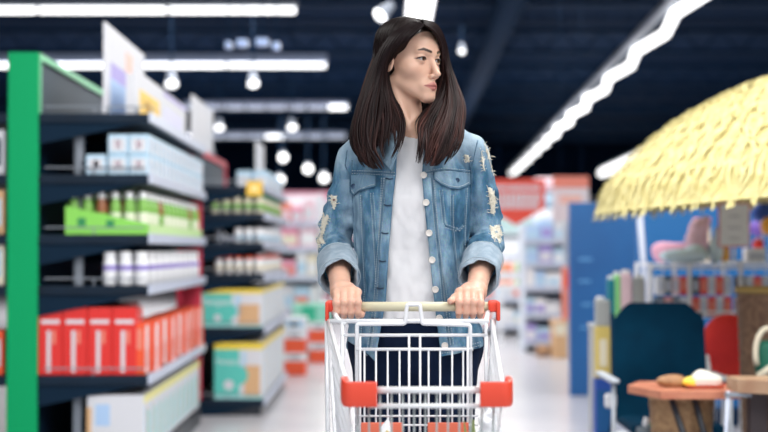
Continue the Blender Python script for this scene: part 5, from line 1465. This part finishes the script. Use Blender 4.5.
# frayed rips
def rip(poly, seed, nth=40):
    rnd = random.Random(seed); cx = sum(p_[0] for p_ in poly) / len(poly); cy = sum(p_[1] for p_ in poly) / len(poly)
    b = MB(); ctr = RP(hit(cx, cy, .0025)); ring = []
    for x, y in line(poly + [poly[0]], .9)[:-1]:
        j = rnd.uniform(.82, 1.15); ring.append((cx + (x - cx) * j, cy + (y - cy) * j))
    vs = [ctr] + [RP(hit((x + cx) / 2, (y + cy) / 2, .0028)) for x, y in ring] + [RP(hit(x, y, .0012)) for x, y in ring] + [RP(hit(x, y, -.002)) for x, y in ring]
    n = len(ring); fs = []
    for i in range(n):
        j = (i + 1) % n; fs += [(0, 1 + i, 1 + j), (1 + i, 1 + n + i, 1 + n + j, 1 + j), (1 + n + i, 1 + 2 * n + i, 1 + 2 * n + j, 1 + n + j)]
    b.add(vs, fs)
    for k in range(nth):
        t_ = rnd.random(); i = rnd.randrange(n); x = cx + (ring[i][0] - cx) * (.4 + .6 * t_); y = cy + (ring[i][1] - cy) * (.4 + .6 * t_)
        h = RP(hit(x, y, .002)); a_ = rnd.uniform(0, 6.28); l = rnd.uniform(.004, .012)
        e1 = h + Vector((math.cos(a_) * l, -rnd.uniform(.001, .005), math.sin(a_) * l * .6)); b.tube([h, h.lerp(e1, .5) + Vector((0, -.002, rnd.uniform(-.002, .002))), e1], .0006, 3)
    b.build('frayed_rip', fray, jk)
rip([(330, 195), (337, 196), (337, 201), (335, 209), (333, 209), (331, 203)], 1, 26)
rip([(323, 214), (329, 216), (326, 226), (323, 236), (320.5, 238), (321, 226)], 2, 60)
rip([(318, 232), (323, 236), (321, 247), (318.5, 251), (317, 243)], 3, 50)
rip([(484, 141), (490, 150), (495, 164), (493.5, 176), (490, 162), (486, 150)], 4, 60)
rip([(488, 188), (494, 190), (496, 200), (495, 213), (491, 214), (490, 202)], 5, 70)
rip([(490, 226), (499, 225), (502, 233), (501, 243), (495, 241), (491, 235)], 6, 90)
rip([(464, 154), (469, 155), (470, 162), (466, 163)], 7, 18)
rip([(354, 256), (357, 258), (358, 270), (356, 274), (354, 266)], 9, 14)
button(334, 200, .0028, mat('dark_rivet', (.12, .02, .03), .5), .0035)  # small disc for the dark spot in the sleeve hole

# ---- hair
hair_m = bpy.data.materials.new('dark_brown_hair'); hair_m.use_nodes = True
nt = hair_m.node_tree; bs = nt.nodes['Principled BSDF']; bs.inputs['Roughness'].default_value = .45; bs.inputs['Specular IOR Level'].default_value = .16
va = nt.nodes.new('ShaderNodeAttribute'); va.attribute_name = 'Tint'; nt.links.new(va.outputs['Color'], bs.inputs['Base Color'])
def hairvol(P):
    q_ = to_head(P); a = q_.copy(); a[:, 0] = np.abs(a[:, 0])
    d = ell(q_, (0, -9, 29), (73, 88, 83))
    d = smax(d, -ell(q_, (2, 98, 10), (88, 74, 72)), 8)
    d = smax(d, -ell(a, (86, 42, -18), (46, 50, 56)), 8)
    d = smax(d, -ell(q_, (0, 70, -60), (80, 72, 60)), 8)
    d = d * HS
    bk = chain(P, [W3(412, 60, 3.64), W3(412, 100, 3.68), W3(412, 150, 3.70), W3(412, 170, 3.70)], [.075, .065, .06, .03], .03)
    d = smin(d, bk, .03)
    lf = chain(P, [W3(394, 38, 3.62), W3(386, 56, 3.60), W3(380, 78, 3.585), W3(376, 100, 3.565), W3(375, 125, 3.53), W3(369, 142, 3.507), W3(366, 152, 3.490)], [.020, .014, .015, .026, .032, .018, .008], .02)
    d = smin(d, lf, .02)
    rt = chain(P, [W3(440, 52, 3.66), W3(445, 75, 3.65), W3(448, 100, 3.60), W3(446, 122, 3.555), W3(443, 142, 3.51), W3(437, 157, 3.482)], [.005, .006, .014, .024, .024, .010], .02)
    d = smin(d, rt, .02)
    face = ell(q_, (0, 40, -45), (56, 62, 75)) * HS
    d = smax(d, -(cap(P, W3(415, 112, 3.54), W3(412, 150, 3.44), .026, .022)), .01)
    return d + .0012 * vnoise(P * np.array([1, 1, .12]), 160, 2)
V, Q = nets(hairvol, (Xp(340), 3.40, Zp(180)), (Xp(480), 3.82, Zp(8)), .0028)
rngh = np.random.default_rng(3)
def hcol(z, rnd_, side):
    c = np.array([.020, .010, .009]); au = np.array([.115, .040, .028])
    f_ = np.clip((Zp(62) - z) / (Zp(62) - Zp(165)), 0, 1)
    return c * (1 - f_ * .55 * rnd_) + au * f_ * .55 * rnd_
C = np.array([.012, .006, .006]) * (1 + .5 * np.clip(vnoise(V * np.array([1, 1, .15]), 120, 5), -1, 1))[:, None]
GL = [  # left-of-picture guides from outer edge to inner edge: (px, py, Y)
 [(413, 20, 3.64), (396, 26, 3.64), (382, 41, 3.63), (374, 58, 3.61), (367, 78, 3.59), (360, 100, 3.57), (354, 124, 3.54), (353, 143, 3.51), (359, 158, 3.49), (367, 167, 3.475)],
 [(414, 20.5, 3.58), (400, 26, 3.57), (388, 38, 3.55), (380, 56, 3.535), (373, 80, 3.52), (364, 104, 3.50), (360, 126, 3.485), (361, 146, 3.47), (367, 160, 3.46), (374, 169, 3.452)],
 [(417, 21.5, 3.53), (405, 28, 3.51), (395, 38, 3.50), (385, 54, 3.505), (379, 78, 3.51), (373, 104, 3.49), (370, 128, 3.468), (371, 147, 3.455), (375, 160, 3.447), (380, 170, 3.443)],
 [(421, 22, 3.50), (412, 28, 3.495), (401, 38, 3.495), (390, 53, 3.51), (383, 76, 3.535), (386, 102, 3.525), (387, 126, 3.48), (382, 147, 3.455), (383, 158, 3.447), (381, 168, 3.443)],
 [(424, 25, 3.49), (417.5, 30, 3.485), (409, 38, 3.488), (402, 48.5, 3.515), (388, 62, 3.55), (390, 90, 3.555), (399, 110, 3.53), (405, 126, 3.49), (403, 143, 3.465), (395, 160, 3.450)],
]
GR = [
 [(424, 24, 3.50), (433, 30, 3.52), (440, 42, 3.55), (442.5, 58, 3.60), (444, 76, 3.625), (438, 94, 3.60), (427, 109, 3.56), (418, 124, 3.52), (420, 142, 3.47), (417, 162, 3.447)],
 [(424, 22, 3.52), (435, 27, 3.55), (442, 40, 3.59), (445, 58, 3.62), (448, 78, 3.61), (448, 100, 3.56), (443, 120, 3.51), (437, 138, 3.47), (432, 154, 3.45), (428, 166, 3.445)],
 [(424, 20, 3.55), (436, 25, 3.58), (444, 40, 3.62), (447, 60, 3.63), (452, 82, 3.60), (455, 104, 3.55), (452, 124, 3.50), (447, 142, 3.465), (441, 156, 3.452), (434, 166, 3.448)],
 [(422, 18.5, 3.60), (436, 24, 3.62), (445, 42, 3.65), (449.5, 64, 3.64), (456.5, 84, 3.61), (462, 104, 3.565), (462, 122, 3.525), (461, 140, 3.485), (454, 153, 3.465), (444, 164, 3.455)],
]
def spl(pts, n):
    P_ = np.array(pts, float); k = len(P_); t_ = np.linspace(0, k - 1, n); i = np.clip(t_.astype(int), 0, k - 2); f_ = (t_ - i)[:, None]
    p0 = P_[np.maximum(i - 1, 0)]; p1 = P_[i]; p2 = P_[i + 1]; p3 = P_[np.minimum(i + 2, k - 1)]
    return .5 * ((2 * p1) + (-p0 + p2) * f_ + (2 * p0 - 5 * p1 + 4 * p2 - p3) * f_ ** 2 + (-p0 + 3 * p1 - 3 * p2 + p3) * f_ ** 3)
hv = [V]; hqd = [Q]; hc = [C]; cnt = len(V)
def strand(path, r, col0, col1, n=4):
    global cnt
    k = len(path); T = np.gradient(path, axis=0); T /= np.linalg.norm(T, axis=1)[:, None] + 1e-9
    u = np.cross(T, np.array([0.2, 1, 0.1])); u /= np.linalg.norm(u, axis=1)[:, None] + 1e-9; v_ = np.cross(T, u)
    tt = np.linspace(0, 1, k); rad = r * np.minimum(1, .4 + 3 * tt) * np.clip((1.02 - tt) * 5, .08, 1)
    ang = np.linspace(0, 2 * np.pi, n, endpoint=False)
    vs = path[:, None, :] + rad[:, None, None] * (np.cos(ang)[None, :, None] * u[:, None, :] * 1.3 + np.sin(ang)[None, :, None] * v_[:, None, :] * .7)
    vs = vs.reshape(-1, 3); I, J = np.meshgrid(np.arange(k - 1), np.arange(n), indexing='ij'); I = I.ravel(); J = J.ravel(); J2 = (J + 1) % n
    hqd.append(np.stack([I * n + J, I * n + J2, (I + 1) * n + J2, (I + 1) * n + J], 1) + cnt); hv.append(vs)
    cc = col0[None] + (col1 - col0)[None] * (tt ** 1.6)[:, None]; hc.append(np.repeat(cc, n, 0)); cnt += len(vs)
def grow(G, N, seed):
    rg = np.random.default_rng(seed); S_ = [spl(g_, 34) for g_ in G]
    for c_ in range(N // 8):
        u0 = rg.uniform(0, len(G) - 1.0001); dep0 = rg.random() ** 1.5; ph = rg.uniform(0, 6.28); amp = rg.uniform(.3, 1.6); cutc = rg.uniform(.74, 1.04)
        auburn = rg.random() ** 1.5
        if G is GL and u0 > 1.6 and rg.random() < .85: cutc = rg.uniform(.70, .80)
        for s_ in range(8):
            u = np.clip(u0 + rg.normal(0, .10), 0, len(G) - 1.0001); i = int(u); f_ = u - i
            p = S_[i] * (1 - f_) + S_[i + 1] * f_
            t_ = np.linspace(0, 1, len(p)); k = int(len(p) * np.clip(cutc + rg.normal(0, .03), .7, 1)); 
            wave = amp * np.sin(t_ * 10 + ph) * t_ ** 1.3 * 2.9 + rg.normal(0, .35)
            q_ = p.copy(); q_[:, 0] += wave + rg.normal(0, .5) * t_; q_[:, 2] += dep0 * .03 * np.sin(np.pi * np.minimum(t_ * 1.2, 1)) + rg.normal(0, .003) * t_
            q_ = q_[:k]
            X = (q_[:, 0] - 384) * q_[:, 2] / F; Z = CAMH + (250 - q_[:, 1]) * q_[:, 2] / F
            w3 = np.stack([X, q_[:, 2], Z], 1)
            b0 = np.array([.0085, .0045, .0052]) * rg.uniform(.5, 1.7); b1 = b0 + np.array([.062, .021, .016]) * auburn * rg.uniform(.3, 1) * (1.6 if G is GR else 1)
            for _ in range(2):
                dd = skin_top(w3); e_1 = .0005
                gr = np.stack([skin_top(w3 + np.eye(3)[a_] * e_1) - dd for a_ in range(3)], 1) / e_1
                w3 = w3 + gr * np.clip(.0032 - dd, 0, .03)[:, None] * (w3[:, 2:3] > Zp(112))
            strand(w3, rg.uniform(.0010, .0022), b0, b1)
grow(GL, 900, 1); grow(GR, 800, 2)
# crown strands following the skull so the top has a parting and no bare cap
rg = np.random.default_rng(9)
for k in range(520):
    side = -1 if k % 2 else 1
    y0 = rg.uniform(-62, 66); x_ = 12.0
    an = np.linspace(0.02, rg.uniform(1.0, 1.5), 16); pts = []
    fy = y0 / 100
    top_z = 29 + 85 * math.sqrt(max(0, 1 - ((y0 + 9) / 91) ** 2)); rx = 73.5 * math.sqrt(max(.05, 1 - ((y0 + 9) / 91) ** 2))
    xs = side * rx * np.sin(an); zz = 29 + (top_z - 29) * np.cos(an); yy = y0 - 14 * (an / 1.5) ** 2 * (1 if y0 > 0 else .3) + rg.normal(0, 2)
    if y0 > 45: yy = yy - 22 * (an / 1.3) ** 1.5; 
    q_ = np.stack([xs, yy, zz], 1)
    b0 = np.array([.0095, .005, .005]) * rg.uniform(.5, 1.6)
    strand(from_head(q_), rg.uniform(.0010, .0018), b0, b0 * 1.2)
# flyaways
for k in range(40):
    G = GL if k % 2 else GR; g_ = spl(G[0 if k % 2 else -1], 34); a = rg.integers(0, 16); b_ = a + rg.integers(8, 16)
    q_ = g_[a:b_].copy(); q_[:, 0] += (-1 if k % 2 else 1) * np.linspace(0, rg.uniform(0, 2.2), len(q_)) + rg.normal(0, .4)
    X = (q_[:, 0] - 384) * q_[:, 2] / F; Z = CAMH + (250 - q_[:, 1]) * q_[:, 2] / F
    strand(np.stack([X, q_[:, 2], Z], 1), .0006, np.array([.05, .025, .02]), np.array([.10, .05, .035]))
Vall = np.concatenate(hv); Qall = np.concatenate(hqd)
np_mesh('hair', rel(Vall), Qall, hair_m, person, colors=np.clip(np.concatenate(hc), 0, 1))
